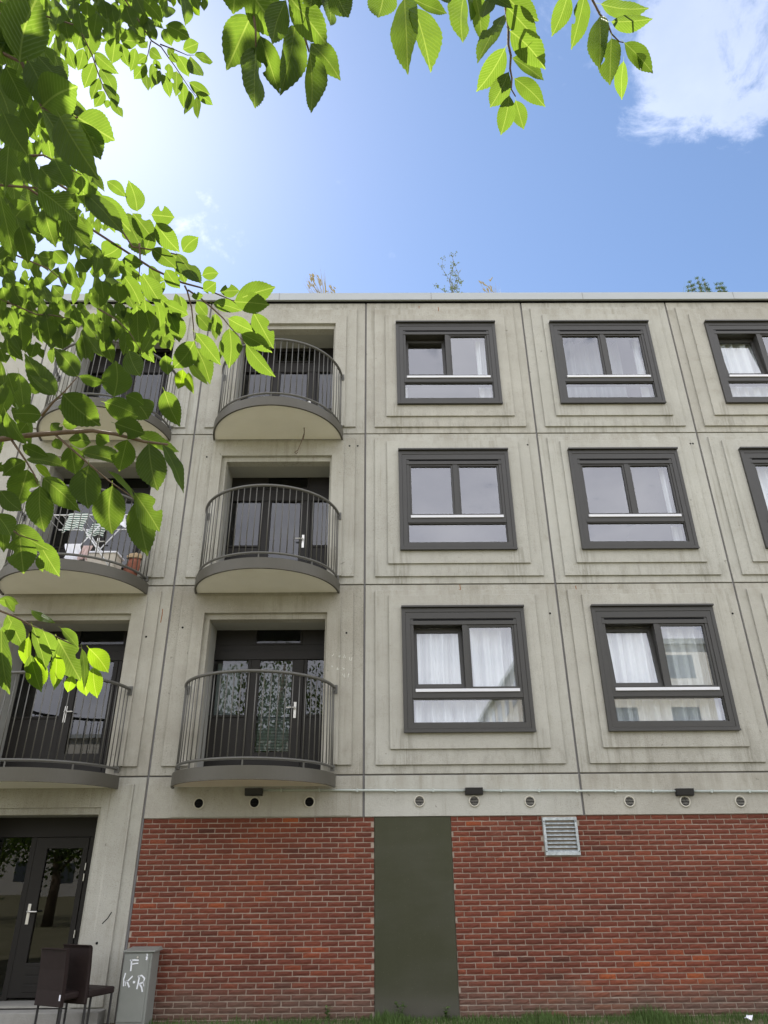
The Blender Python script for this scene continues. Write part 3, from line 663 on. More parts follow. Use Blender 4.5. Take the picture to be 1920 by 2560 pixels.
def brick_wall(x0, x1, z0, z1, label, seed, skip=None):
    root = thing('brick_wall', ((x0 + x1) / 2, 0.02, z0), label, 'wall')
    mt = MB().box(x0, x1, 0.018 + 0.010, 0.125, z0 - 0.1, z1 - 0.002).build('mortar', M['mortar'], root)
    r = random.Random(seed); PH, PL = 0.0625, 0.219
    spots = []; row = 0; z = z1 - 0.006 - PH / 2 + 0.004
    while z > z0 - 0.02:
        off = (0 if row % 2 else PL / 2) + r.uniform(-0.025, 0.025); x = x0 - off
        while x < x1:
            a, b = max(x + 0.0055, x0 + 0.002), min(x + PL - 0.0055, x1 - 0.002)
            if b - a > 0.035 and not (skip and a < skip[1] and b > skip[0] and z + .026 > skip[2] and z - .026 < skip[3]): spots.append((a, b, z))
            elif skip and a < skip[0] - 0.04 and b > skip[0] and z + .026 > skip[2] and z - .026 < skip[3]: spots.append((a, skip[0] - 0.006, z))
            elif skip and b > skip[1] + 0.04 and a < skip[1] and z + .026 > skip[2] and z - .026 < skip[3]: spots.append((skip[1] + 0.006, b, z))
            x += PL
        z -= PH; row += 1
    def score(s):
        p = project(Vector(((s[0] + s[1]) / 2, 0.02, s[2])))
        ok = p and 10 < p[0] < 1910 and 10 < p[1] < 2550
        return (0 if ok else 1, p[2] / (s[1] - s[0]) if p else 99)
    spots.sort(key=score)
    vari = {}
    for q in range(28):
        vs, fs, t = brick_mesh(PL - 0.011, PH - 0.0115, seed * 100 + q); me = bpy.data.meshes.new('brick'); me.from_pydata(vs, [], fs); me.materials.append(M['brick']); tint_mesh(me, [t] * len(vs)); vari[q] = me
    big = MB(); tv = []
    for i, (a, b, z) in enumerate(spots):
        full = b - a > PL - 0.014
        if i < 298:
            if full: me = vari[r.randrange(28)]
            else:
                vs, fs, t = brick_mesh(b - a, PH - 0.0115, r.randrange(99999)); me = bpy.data.meshes.new('brick'); me.from_pydata(vs, [], fs); me.materials.append(M['brick']); tint_mesh(me, [t] * len(vs))
            o = bpy.data.objects.new('brick', me); COL.objects.link(o); o.location = ((a + b) / 2, 0.020 + r.uniform(-.0025, .003), z + r.uniform(-.0012, .0012)); attach(o, root)
        else:
            vs, fs, t = brick_mesh(b - a, PH - 0.0115, r.randrange(99999)); dy = 0.020 + r.uniform(-.0025, .003)
            big.add([(x + (a + b) / 2, y + dy, q + z) for x, y, q in vs], fs); tv += [t] * len(vs)
    if big.v:
        o = big.build('bricks', M['brick'], root); tint_mesh(o.data, tv); o['kind'] = 'stuff'
    return root
brick_wall(JX[1] + 0.018, 0.143, GZ, BAND0, 'red brick wall left of the dark olive panel, under the round balconies', 11)
GR = (2.412, 2.880, 1.972, 2.440)
brick_wall(1.180, 6.45, GZ, BAND0, 'red brick wall with orange patches right of the dark olive panel', 23, skip=GR)
pn = MB().box(0.148, 1.175, 0.012, 0.10, GZ - 0.05, BAND0 - 0.004)
o = centre(pn, (0.66, 0.05, GZ)).build('wall_panel', M['board'], None, 0.003); o.location = (0.66, 0.05, GZ)
tag(o, 'flat dark olive board panel set between the two red brick walls', 'panel')

# louvred grille
x0, x1, z0, z1 = GR
gr = thing('ventilation_grille', ((x0 + x1) / 2, 0, z0), 'square galvanised louvre grille set in the top of the brick wall', 'grille')
MB().ring((x0 + .003, x1 - .003, z0 + .003, z1 - .002), (x0 + 0.036, x1 - 0.036, z0 + 0.045, z1 - 0.04), -0.012, 0.10).build('frame', M['galv'], gr, 0.003)
MB().box(x0 + 0.036, x1 - 0.036, 0.085, 0.095, z0 + 0.045, z1 - 0.04).build('backing', M['black'], gr)
nl = 8; hh = (z1 - z0 - 0.085) / nl
for i in range(nl):
    z = z0 + 0.045 + i * hh; s = MB()
    s.add([(x0 + .037, -0.008, z + 0.002), (x1 - .037, -0.008, z + 0.002), (x1 - .037, 0.05, z + hh * 0.98), (x0 + .037, 0.05, z + hh * 0.98), (x0 + .037, -0.004, z - 0.001), (x1 - .037, -0.004, z - 0.001), (x1 - .037, 0.054, z + hh * 0.94), (x0 + .037, 0.054, z + hh * 0.94)],
          [(0, 1, 2, 3), (4, 7, 6, 5), (0, 4, 5, 1), (1, 5, 6, 2), (2, 6, 7, 3), (3, 7, 4, 0)])
    s.build('slat', M['galv'], gr)
for x in (x0 + .018, x1 - .018):
    for z in (z0 + .05, z1 - .05): MB().tube([(x, -0.012, z), (x, -0.018, z)], 0.007, 6).build('screw', M['black'], gr)

# round vents on the band
vents = [(-2.237, 2.648), (-1.483, 2.652), (-0.737, 2.655), (0.762, 2.656), (1.510, 2.650), (2.269, 2.640), (3.629, 2.630), (4.389, 2.625), (5.144, 2.619)]
VL = ['leftmost round wall vent, below the left end of the round balcony', 'round wall vent below the leftmost black lamp', 'round wall vent under the right end of the lowest balcony', 'round louvred vent just above the left corner of the olive panel',
      'round louvred vent below the middle black lamp', 'round louvred vent up left of the square louvre grille', 'round louvred vent right of the second band joint', 'round louvred vent below the rightmost black lamp', 'rightmost round louvred vent in the row on the concrete band']
ringme = MB()
nn = 28; vs = []
for R, y in ((0.076, 0.0), (0.074, -0.014), (0.060, -0.016), (0.058, 0.0)):
    vs += [(R * math.cos(2 * math.pi * i / nn), y, R * math.sin(2 * math.pi * i / nn)) for i in range(nn)]
ringme.add(vs, [(q * nn + i, q * nn + (i + 1) % nn, (q + 1) * nn + (i + 1) % nn, (q + 1) * nn + i) for q in range(3) for i in range(nn)])
ring_mesh = ringme.mesh('ring', M['vent_ring'], True)
disc_mesh = MB().tube([(0, -0.001, 0), (0, -0.004, 0)], 0.0585, 24).mesh('backing', M['black'])
sl_meshes = []
for i in range(6):
    z = -0.048 + i * 0.019; hw = math.sqrt(max(0.0585 ** 2 - z * z, 0.0004))
    sl_meshes.append(MB().add([(-hw, -0.013, z - .0022), (hw, -0.013, z - .0022), (hw, -0.009, z + .001), (-hw, -0.009, z + .001)], [(0, 1, 2, 3)]).mesh('louvre', M['vent_ring']))
for i, (x, z) in enumerate(vents):
    y = -0.012 if i < 3 else 0.0
    t = thing('round_vent', (x, y - 0.001, z), VL[i], 'vent', 'round vents along the concrete band')
    for me in [ring_mesh, disc_mesh] + (sl_meshes if i > 2 else sl_meshes[:0]):
        o = bpy.data.objects.new(me.name.split('.')[0], me); COL.objects.link(o); o.parent = t
    if i <= 2:
        for me in sl_meshes:
            m2 = me.copy(); m2.materials.clear(); m2.materials.append(M['lamp']); o = bpy.data.objects.new('louvre', m2); COL.objects.link(o); o.parent = t
# lamps and conduit
for (x, z, lab) in ((-1.497, 2.782, 'flat black wall lamp under the lowest round balcony'), (1.510, 2.770, 'flat black wall lamp above the olive panel, middle of three'), (4.395, 2.738, 'flat black wall lamp furthest right along the pale conduit')):
    y0 = -0.013 if x < 0 else -0.001
    t = thing('wall_lamp', (x, y0, z), lab, 'lamp', 'black wall lamps along the conduit')
    a = MB().add([(-.12, -.055, -.035), (.12, -.055, -.035), (.12, -.075, .048), (-.12, -.075, .048), (-.12, 0, -.048), (.12, 0, -.048), (.12, 0, .048), (-.12, 0, .048)], [(0, 1, 2, 3), (4, 7, 6, 5), (0, 4, 5, 1), (1, 5, 6, 2), (2, 6, 7, 3), (3, 7, 4, 0)])
    o = a.build('housing', M['lamp'], None, 0.004); o.parent = t
    o = MB().add([(-.105, -.054, -.0375), (.105, -.054, -.0375), (.105, -.008, -.0475), (-.105, -.008, -.0475)], [(0, 3, 2, 1)]).build('diffuser', M['frame'], None); o.parent = t
pz = lambda x: 2.795 - 0.0098 * x
pipe = thing('conduit', (2.5, -0.02, pz(2.5)), 'pale grey conduit pipe running along the concrete band between the lamps', 'pipe')
for a, b in ((-1.377, 1.389), (1.631, 4.274), (4.516, 8.6)):
    MB().tube([(a, -0.032, pz(a)), (b, -0.032, pz(b))], 0.015, 10).build('tube', M['pvc'], pipe, smooth=True)
    x = a + 0.25
    while x < b:
        MB().box(x - 0.012, x + 0.012, -0.052, 0.0, pz(x) - 0.02, pz(x) + 0.02).build('clip', M['pvc'], pipe, 0.003); x += 0.52

# ------------------------------------------------------------------ things on and in the balconies
# venetian blind inside the lowest centre door
vb = thing('venetian_blind', (-1.38, DOORY + 0.10, HZ[0] + 0.42), 'pale slatted venetian blind behind the glass of the lowest centre balcony door', 'blind')
slm = MB().add([(-.25, 0.0, 0), (.25, 0.0, 0), (.25, 0.016, 0.009), (-.25, 0.016, 0.009)], [(0, 1, 2, 3)]).mesh('slat', M['blind'])
for i in range(62):
    o = bpy.data.objects.new('slat', slm); COL.objects.link(o); o.parent = vb; o.location = (0, 0, 0.01 + i * 0.0212)
curtain(-2.33, -1.98, HZ[0] + .3, HZ[0] + 1.76, DOORY + 0.16, 'dark patterned drape behind the left side window of the lowest centre balcony', 'drape', 4, 0.02, seed=12)
# laundry on the left balcony of the middle floor
zb = HZ[1]
rk = thing('drying_rack', (-4.15, -0.45, zb), 'white folding drying rack standing on the left balcony of the middle floor', 'clothes rack')
def tb(pts, r, nm, m, p): return MB().tube(pts, r, 6).build(nm, M[m], p, smooth=True)
for y in (-0.72, -0.25):
    tb([(-4.50, y, zb), (-3.88, y, zb + 0.86)], 0.011, 'leg', 'white_tube', rk); tb([(-3.72, y, zb), (-4.40, y, zb + 0.86)], 0.011, 'leg', 'white_tube', rk)
tb([(-4.85, -.74, zb + .87), (-3.55, -.74, zb + .87)], 0.011, 'top_tube', 'white_tube', rk); tb([(-4.85, -.22, zb + .87), (-3.55, -.22, zb + .87)], 0.011, 'top_tube', 'white_tube', rk)
for i in range(11): tb([(-4.85 + i * .13, -.74, zb + .875), (-4.85 + i * .13, -.22, zb + .875)], 0.005, 'wire', 'white_tube', rk)
def cloth(x0, x1, y, z1, drop, m, nm, label, cat, seed):
    rr = random.Random(seed); vs = []; nx, nz = 16, 10
    p = rr.uniform(0, 6)
    for j in range(nz + 1):
        for i in range(nx + 1):
            t = i / nx; q = j / nz
            s = drop * q * (1 + 0.12 * math.sin(t * 5 + p))
            vs.append((x0 + (x1 - x0) * t + 0.03 * math.sin(q * 4 + p), y - 0.015 - 0.02 * q + 0.025 * q * math.sin(t * 13 + p), z1 + 0.02 - s))
    fs = [(j * (nx + 1) + i, j * (nx + 1) + i + 1, (j + 1) * (nx + 1) + i + 1, (j + 1) * (nx + 1) + i) for j in range(nz) for i in range(nx)]
    c = ((x0 + x1) / 2, y, z1); o = centre(MB().add(vs, fs), c).build(nm, M[m], None, smooth=True); o.location = c; return tag(o, label, cat)
cloth(-4.50, -4.20, -0.75, zb + .87, 0.30, 'towel', 'striped_towel', 'green and white striped towel hung over the drying rack', 'towel', 3)
cloth(-4.28, -4.02, -0.40, zb + .87, 0.24, 'towel', 'striped_towel', 'crumpled striped cloth hung further back on the drying rack, right of the towel', 'towel', 4)
cloth(-3.80, -3.60, -0.70, zb + .87, 0.2, 'white', 'hanging_cloth', 'small white cloth on the right end of the drying rack', 'cloth', 5)
cloth(-4.35, -4.12, -0.88, zb + .30, 0.28, 'white', 'white_bag', 'white bag slumped on the balcony floor below the drying rack', 'bag', 6)
cloth(-4.12, -3.98, -0.90, zb + .26, 0.24, 'pink', 'pink_cloth', 'pale pink cloth lying beside the white bag on the balcony', 'cloth', 7)
t = thing('storage_box', (-3.85, -0.62, zb), 'low beige box standing behind the rail of the left balcony', 'box')
MB().box(-4.15, -3.70, -0.66, -0.36, zb + .001, zb + .27).build('body', M['beige'], t, 0.006); MB().box(-4.17, -3.68, -0.68, -0.34, zb + .271, zb + .30).build('lid', M['white'], t, 0.006)
t = thing('shopping_bag', (-3.46, -0.40, zb), 'terracotta and tan bag leaning in the right corner of the left balcony', 'bag')
bg_ = MB(); rq = random.Random(8); ns = 12
for j in range(7):
    zz = zb + 0.003 + j * 0.052; w = (0.115, .125, .122, .118, .108, .100, .088)[j]
    for i in range(ns):
        a = 6.283 * i / ns; k = 1 + rq.uniform(-.10, .10)
        bg_.v.append((-3.605 + math.cos(a) * w * k + .012 * j, -0.30 + math.sin(a) * w * .7 * k, zz + rq.uniform(-.008, .008)))
bg_.f += [(ns * j + i, ns * j + (i + 1) % ns, ns * j + ns + (i + 1) % ns, ns * j + ns + i) for j in range(6) for i in range(ns)] + [tuple(6 * ns + i for i in range(ns))]
bg_.build('body', M['rust_bag'], t, smooth=True)
tf = MB()
for j in range(4):
    zz = zb + 0.325 + j * 0.03; w = (0.108, .112, .104, .07)[j]
    for i in range(ns):
        a = 6.283 * i / ns; k = 1 + rq.uniform(-.14, .14)
        tf.v.append((-3.545 + math.cos(a) * w * k, -0.30 + math.sin(a) * w * .72 * k, zz + rq.uniform(-.012, .012)))
tf.f += [(ns * j + i, ns * j + (i + 1) % ns, ns * j + ns + (i + 1) % ns, ns * j + ns + i) for j in range(3) for i in range(ns)] + [tuple(3 * ns + i for i in range(ns))]
tf.build('top_fold', M['tan'], t, smooth=True)
# rope hanging from the top balcony
p0 = Vector((-1.02, -0.42, HZ[2] - 0.15))
pts = [p0, p0 + Vector((.01, -.01, -.10)), p0 + Vector((-.015, -.01, -.22)), p0 + Vector((-.03, -.02, -.26)), p0 + Vector((.0, -.02, -.24)), p0 + Vector((.012, -.01, -.12)), p0 + Vector((-.02, -.02, -.26)), p0 + Vector((-.05, -.03, -.36)), p0 + Vector((-.08, -.03, -.46)), p0 + Vector((-.13, -.03, -.50)), p0 + Vector((-.10, -.03, -.53)), p0 + Vector((-.08, -.03, -.49))]
o = centre(MB().tube(pts, 0.008, 6), p0).build('rope', M['rope'], None, smooth=True); o.location = p0
tag(o, 'short looped rope dangling from the underside of the top centre balcony', 'rope')

# ------------------------------------------------------------------ cabinet and chairs at the left
cab = thing('utility_cabinet', (-2.69, -0.20, GZ), 'grey street utility cabinet with white graffiti beside the brick wall', 'cabinet')
cx0, cx1, cyf = -2.868, -2.530, -0.352
MB().box(cx0, cx1, cyf, -0.03, GZ - 0.02, 0.955).build('body', M['cabinet'], cab, 0.006)
MB().box(cx0 + 0.012, cx1 - 0.03, cyf - 0.010, cyf - 0.0005, GZ + 0.06, 0.935).build('door', M['cabinet'], cab, 0.004)
MB().add([(cx0 - .018, cyf - .02, .956), (cx1 + .035, cyf - .02, .956), (cx1 + .035, -.015, .956), (cx0 - .018, -.015, .956), (cx0 - .018, cyf - .02, .972), (cx1 + .035, cyf - .02, .972), (cx1 + .02, -.03, .992), (cx0 - .005, -.03, .992)],
         [(0, 3, 2, 1), (4, 5, 6, 7), (0, 1, 5, 4), (1, 2, 6, 5), (2, 3, 7, 6), (3, 0, 4, 7)]).build('lid', M['cabinet'], cab, 0.003)
MB().tube([(-2.70, cyf - .010, .905), (-2.70, cyf - .018, .905)], 0.010, 10).build('lock', M['steel'], cab)
def gz(px, py):
    p = at_y(px / 3.95, 2000 + py / 3.95, cyf - 0.0125); return (p.x, p.z)
for s, w in (([(1284, 1585), (1330, 1580), (1370, 1583)], .0075), ([(1300, 1578), (1298, 1620), (1290, 1690)], .0085), ([(1300, 1622), (1335, 1615), (1366, 1612)], .006),
             ([(1240, 1708), (1222, 1770), (1220, 1840)], .0075), ([(1310, 1738), (1268, 1782), (1232, 1798)], .0075), ([(1250, 1785), (1262, 1810), (1276, 1850)], .0085), ([(1242, 1790), (1238, 1836)], .004), ([(1312, 1800), (1335, 1797)], .011),
             ([(1378, 1735), (1366, 1800), (1350, 1868)], .0085), ([(1360, 1745), (1400, 1732), (1428, 1762), (1415, 1800), (1370, 1818)], .0085), ([(1378, 1815), (1398, 1850), (1406, 1895)], .0085), ([(1416, 1790), (1420, 1840)], .004),
             ([(1446, 1545), (1452, 1560), (1444, 1580)], .010), ([(1452, 1518), (1454, 1545)], .005)):
    stroke([gz(*p) for p in s], w * 2.1, M['paint'], 'graffiti_stroke', cab, cyf - 0.0125)
def chair(loc, yaw, label, zt):
    t = thing('dining_chair', loc, label, 'chair', 'brown dining chairs by the entrance'); t.rotation_euler = (0, 0, yaw)
    def part(mb, nm, m, bv):
        o = mb.build(nm, M[m], None, bv); o.parent = t
    W2 = 0.205
    bk = MB(); vs = []
    for z, y in ((0.30, -.20), (0.45, -.20), (0.65, -.212), (0.85, -.235), (zt, -.262)):
        vs += [(-W2, y - .028, z), (W2, y - .028, z), (W2, y + .022, z), (-W2, y + .022, z)]
    bk.add(vs, [(4 * j + i, 4 * j + (i + 1) % 4, 4 * j + 4 + (i + 1) % 4, 4 * j + 4 + i) for j in range(4) for i in range(4)] + [(3, 2, 1, 0), (16, 17, 18, 19)])
    part(bk, 'backrest', 'leather', 0.014)
    part(MB().box(-W2, W2, -.176, .24, .355, .425), 'seat', 'leather', 0.018)
    for sx in (-1, 1):
        for yy in (-.185, .215): part(MB().tube([(sx * (W2 - .02), yy, 0.0), (sx * (W2 - .02), yy, .36)], 0.013, 8), 'leg', 'darkmetal', 0)
    part(MB().tube([(-W2 + .02, -.185, .335), (W2 - .02, -.185, .335)], 0.010, 6), 'rear_rail', 'darkmetal', 0)
    return t
front_chair = chair((-3.37, -0.72, GZ), math.radians(-28), 'brown leather dining chair seen from behind, nearer of the two by the entrance', 0.845)
o = MB().box(0.178, 0.196, -0.2335, -0.2285, 0.36, 0.415).build('care_tag', M['white'], None); o.parent = front_chair
chair((-3.19, -0.55, GZ), math.radians(-24), 'brown leather dining chair standing behind the other, its back slightly higher', 0.875)

# ------------------------------------------------------------------ plants on the roof and at the foot of the wall
def blades(pts, hmin, hmax, wid, m, nm, lean=0.35, seed=1, bend=(0, 0)):
    rr = random.Random(seed); mb = MB()
    for (x, y, z) in pts:
        h = rr.uniform(hmin, hmax); a = rr.uniform(0, 6.283); l = rr.uniform(0.1, lean) * h
        dx, dy = math.cos(a) * l + bend[0] * h, math.sin(a) * l + bend[1] * h; w = wid * rr.uniform(.7, 1.3); cx_, sx_ = math.cos(a + 1.57) * w, math.sin(a + 1.57) * w
        mb.add([(x - cx_, y - sx_, z), (x + cx_, y + sx_, z), (x + dx * .4 + cx_ * .7, y + dy * .4 + sx_ * .7, z + h * .6), (x + dx * .4 - cx_ * .7, y + dy * .4 - sx_ * .7, z + h * .6), (x + dx, y + dy, z + h * .95)], [(0, 1, 2, 3), (3, 2, 4)])
    return mb
RY = 0.55
def roof_grass(px, py, h, n, lab, seed):
    b = at_y(px, py, RY); b.z = 11.72; rr = random.Random(seed)
    top = at_y(px, py - h, RY).z - 11.72
    t = thing('ornamental_grass', b, lab, 'grass plant')
    mb = blades([(rr.gauss(0, .05), rr.gauss(0, .05), 0) for _ in range(n)], top * .65, top * 1.05, .009, None, '', .35, seed, (-.18, 0))
    o = mb.build('stalks', M['straw'], None); o.parent = t; o['kind'] = 'stuff'
    mb = MB()
    for _ in range(n // 3):
        a = rr.uniform(-.30, -.02) * top; z = rr.uniform(.75, 1.05) * top; mb.tube([(a, rr.gauss(0, .04), z), (a - .02, 0, z + .05), (a - .05, 0, z + .09)], [.009, .016, .003], 5)
    o = mb.build('seed_heads', M['straw'], None); o.parent = t; o['kind'] = 'stuff'
roof_grass(812, 742, 48, 60, 'tall tuft of dry ornamental grass on the roof edge above the centre balconies', 1)
roof_grass(842, 742, 20, 26, 'small tuft of dry grass right beside the tall tuft on the roof', 2)
roof_grass(1238, 740, 30, 34, 'tuft of dry grass on the roof right of the bare shrub', 3)
def shrub():
    b = at_y(1135, 740, RY); b.z = 11.72; t = thing('roof_shrub', b, 'thin bare twiggy shrub standing alone on the roof edge', 'shrub'); rr = random.Random(4)
    top = at_y(1135, 640, RY).z - 11.72; st = MB(); sg = MB()
    for sx, k in ((-.16, .95), (.02, .8), (.10, 1.0), (-.02, 1.0), (.16, .55), (-.26, .5)):
        p = [Vector((sx * .15, 0, 0))]; n = 7
        for j in range(1, n + 1):
            p.append(Vector((sx * (j / n) + .07 * math.sin(j * 1.3 + sx * 20), .03 * math.cos(j), top * k * j / n)))
        st.tube(p, [.011 * (1 - .8 * j / n) for j in range(n + 1)], 5)
        for j in range(2, n + 1):
            for _ in range(3):
                a = rr.uniform(-1.2, 1.2); l = rr.uniform(.06, .16); q = p[j] + Vector((math.sin(a) * l, rr.gauss(0, .03), abs(math.cos(a)) * l)); st.tube([p[j], q], [.004, .0015], 4)
                for _ in range(5 if k < .9 else 2):
                    c = p[j].lerp(q, rr.random()) + Vector((rr.gauss(0, .015), rr.gauss(0, .015), rr.gauss(0, .02))); s = .012
                    sg.add([c + Vector((-s, 0, 0)), c + Vector((0, s, -s)), c + Vector((s, 0, s)), c + Vector((0, -s, s))], [(0, 1, 2, 3)])
    o = st.build('stems', M['twiggy'], None); o.parent = t; o = sg.build('foliage', M['sprig'], None); o.parent = t; o['kind'] = 'stuff'
shrub()
def pine(pxa, pxb, py, tops, lab, seed):
    rr = random.Random(seed); xa, xb = at_y(pxa, py, RY).x, at_y(pxb, py, RY).x
    t = thing('dwarf_pine', ((xa + xb) / 2, RY, 11.72), lab, 'pine bush'); cx_ = (xa + xb) / 2
    fol = MB(); st = MB()
    for px, ptop in tops:
        b = at_y(px, ptop, RY); x = b.x - cx_; h = b.z - 11.72
        st.tube([(x * .6, 0, 0), (x, 0, h * .5), (x, 0, h * .96)], [.012, .009, .004], 5)
        for q in range(7):
            z = h * (0.25 + .72 * q / 6.0); nneed = 46; r = .085 * (1.05 - .45 * q / 6.0)
            for _ in range(nneed):
                a = rr.uniform(0, 6.283); e = rr.uniform(.1, 1.2); d = Vector((math.cos(a) * math.cos(e), math.sin(a) * math.cos(e), math.sin(e))) * r * rr.uniform(.6, 1.1)
                c = Vector((x + rr.gauss(0, .02), rr.gauss(0, .02), z)); w = Vector((-d.y, d.x, 0)).normalized() * .005 if abs(d.x) + abs(d.y) > 1e-4 else Vector((.005, 0, 0))
                fol.add([c - w, c + w, c + d], [(0, 1, 2)])
    o = st.build('stem', M['bark'], None); o.parent = t; o = fol.build('needles', M['needle'], None); o.parent = t; o['kind'] = 'stuff'
pine(1715, 1772, 730, [(1724, 703), (1733, 712), (1742, 693), (1750, 710), (1758, 697), (1766, 713), (1772, 722), (1718, 716)], 'bushy green dwarf pine on the roof at the right', 5)
pine(1786, 1814, 730, [(1790, 709), (1797, 718), (1803, 708), (1810, 720)], 'smaller green pine bush on the roof, furthest right', 6)
for (px, py, h, lab, sd) in ((640, 742, 34, 'sparse green sprig on the roof behind the leaves', 21), (1703, 732, 4, 'tiny green sprout on the roof left of the pine', 22)):
    b = at_y(px, py, RY); b.z = 11.72; top = at_y(px, py - h, RY).z - 11.72; rr = random.Random(sd)
    mb = blades([(rr.gauss(0, .06), rr.gauss(0, .03), 0) for _ in range(26)], top * .5, top, .006, None, '', .5, sd)
    o = mb.build('roof_sprig', M['sprig'], None); o.location = b; tag(o, lab, 'plant')
# grass along the wall foot
rr = random.Random(9); gp = []
while len(gp) < 11000:
    x = rr.uniform(-2.55, 6.3); y = -abs(rr.gauss(0.0, .42)) - 0.01
    k = noise.noise(Vector((x * 1.1, y * 1.3, 3.3))) * .5 + .5
    if rr.random() < k * (0.30 + 0.75 * min(1, max(0, (x + 1.5) / 3.0))) : gp.append((x, y, GZ - 0.005))
gb = MB()
rr2 = random.Random(10)
for (x, y, z) in gp:
    k = noise.noise(Vector((x * 1.6, 7.0, 1.0))) * .5 + .5
    h = rr2.uniform(.03, .08) + max(0, k - .48) * .38 * rr2.random(); a = rr2.uniform(0, 6.283); l = rr2.uniform(.1, .6) * h; w = .0035 * rr2.uniform(.7, 1.4)
    cx_, sx_ = math.cos(a + 1.57) * w, math.sin(a + 1.57) * w; dx, dy = math.cos(a) * l, math.sin(a) * l
    gb.add([(x - cx_, y - sx_, z), (x + cx_, y + sx_, z), (x + dx * .4 + cx_ * .7, y + dy * .4 + sx_ * .7, z + h * .6), (x + dx * .4 - cx_ * .7, y + dy * .4 - sx_ * .7, z + h * .6), (x + dx, y + dy, z + h)], [(0, 1, 2, 3), (3, 2, 4)])
tag(gb.build('grass', M['grass'], None), 'ragged green grass growing along the foot of the brick walls', 'grass', kind='stuff')
def weed(px, h, lab, sd):
    b = at_y(px, 2500, -0.10); b.z = GZ; rr = random.Random(sd); t = thing('weed', b, lab, 'weed'); mb = MB(); st = MB()
    for s in range(4):
        a = rr.uniform(0, 6.28); tipx, tipy = math.cos(a) * h * .25, math.sin(a) * h * .15
        st.tube([(0, 0, 0), (tipx * .5, tipy * .5, h * .5), (tipx, tipy, h)], [.004, .003, .002], 5)
        for q in range(9):
            f = .2 + .8 * q / 8; c = Vector((tipx * f, tipy * f, h * f)); a2 = rr.uniform(0, 6.28); d = Vector((math.cos(a2), math.sin(a2), rr.uniform(-.2, .6))) * rr.uniform(.03, .055); w = Vector((-d.y, d.x, 0)) * .38
            mb.add([c, c + d * .5 + w, c + d, c + d * .5 - w], [(0, 1, 2, 3)])
    o = st.build('stem', M['grass'], None); o.parent = t; o = mb.build('leaves', M['grass'], None); o.parent = t; o['kind'] = 'stuff'
weed(1001, .20, 'leafy weed growing in front of the olive panel', 1); weed(1112, .13, 'small weed at the right corner of the olive panel', 2); weed(820, .14, 'broad weed under the brick wall left of the olive panel', 3)
rr = random.Random(3); c0 = at_y(1872, 2542, -0.35); c0.z = GZ + 0.03; mb = MB(); vs = [(0, 0, 0.035)]
for i in range(9):
    a = 6.283 * i / 9; r = rr.uniform(.022, .05); vs.append((math.cos(a) * r * 1.4, math.sin(a) * r, rr.uniform(-.02, .05)))
mb.add(vs, [(0, i + 1, (i + 1) % 9 + 1) for i in range(9)]); o = mb.build('paper_scrap', M['white'], None); o.location = c0; tag(o, 'crumpled white paper scrap lying in the grass at the bottom right', 'litter')

# ------------------------------------------------------------------ surroundings seen mirrored in the panes
def block(x0, x1, y0, y1, h, face, lab):
    t = thing('far_apartment_block', ((x0 + x1) / 2, (y0 + y1) / 2, GZ), lab, 'building')
    MB().box(x0, x1, y0, y1, GZ, h).build('walls', M['far_wall'], t); MB().box(x0 - .3, x1 + .3, y0 - .3, y1 + .3, h + .001, h + .35).build('roof', M['coping'], t)
    n = int(h // 2.9); L = (x1 - x0) if face == 'y' else (y1 - y0); m = int(L // 3.2)
    for j in range(n):
        for i in range(m):
            c = (x0 if face == 'y' else y0) + (i + .5) * L / m; z = GZ + 1.0 + j * 2.9
            wm = MB().box(c - .9, c + .9, y1, y1 + .03, z, z + 1.5) if face == 'y' else MB().box(x0 - .03, x0, c - .9, c + .9, z, z + 1.5)
            wm.build('window', M['far_glass'], t)
    if face == 'x':
        for j in range(n):
            for i in range(3):
                c = x0 + (i + .5) * (x1 - x0) / 3; z = GZ + 1.0 + j * 2.9
                MB().box(c - .9, c + .9, y1, y1 + .03, z, z + 1.5).build('window', M['far_glass'], t)
block(-45, 6, -70, -56, 13.0, 'y', 'long pale apartment block mirrored in the lower window panes')
block(10.0, 22, -80, -36, 15.0, 'x', 'tall pale side block mirrored at the right of the window panes')

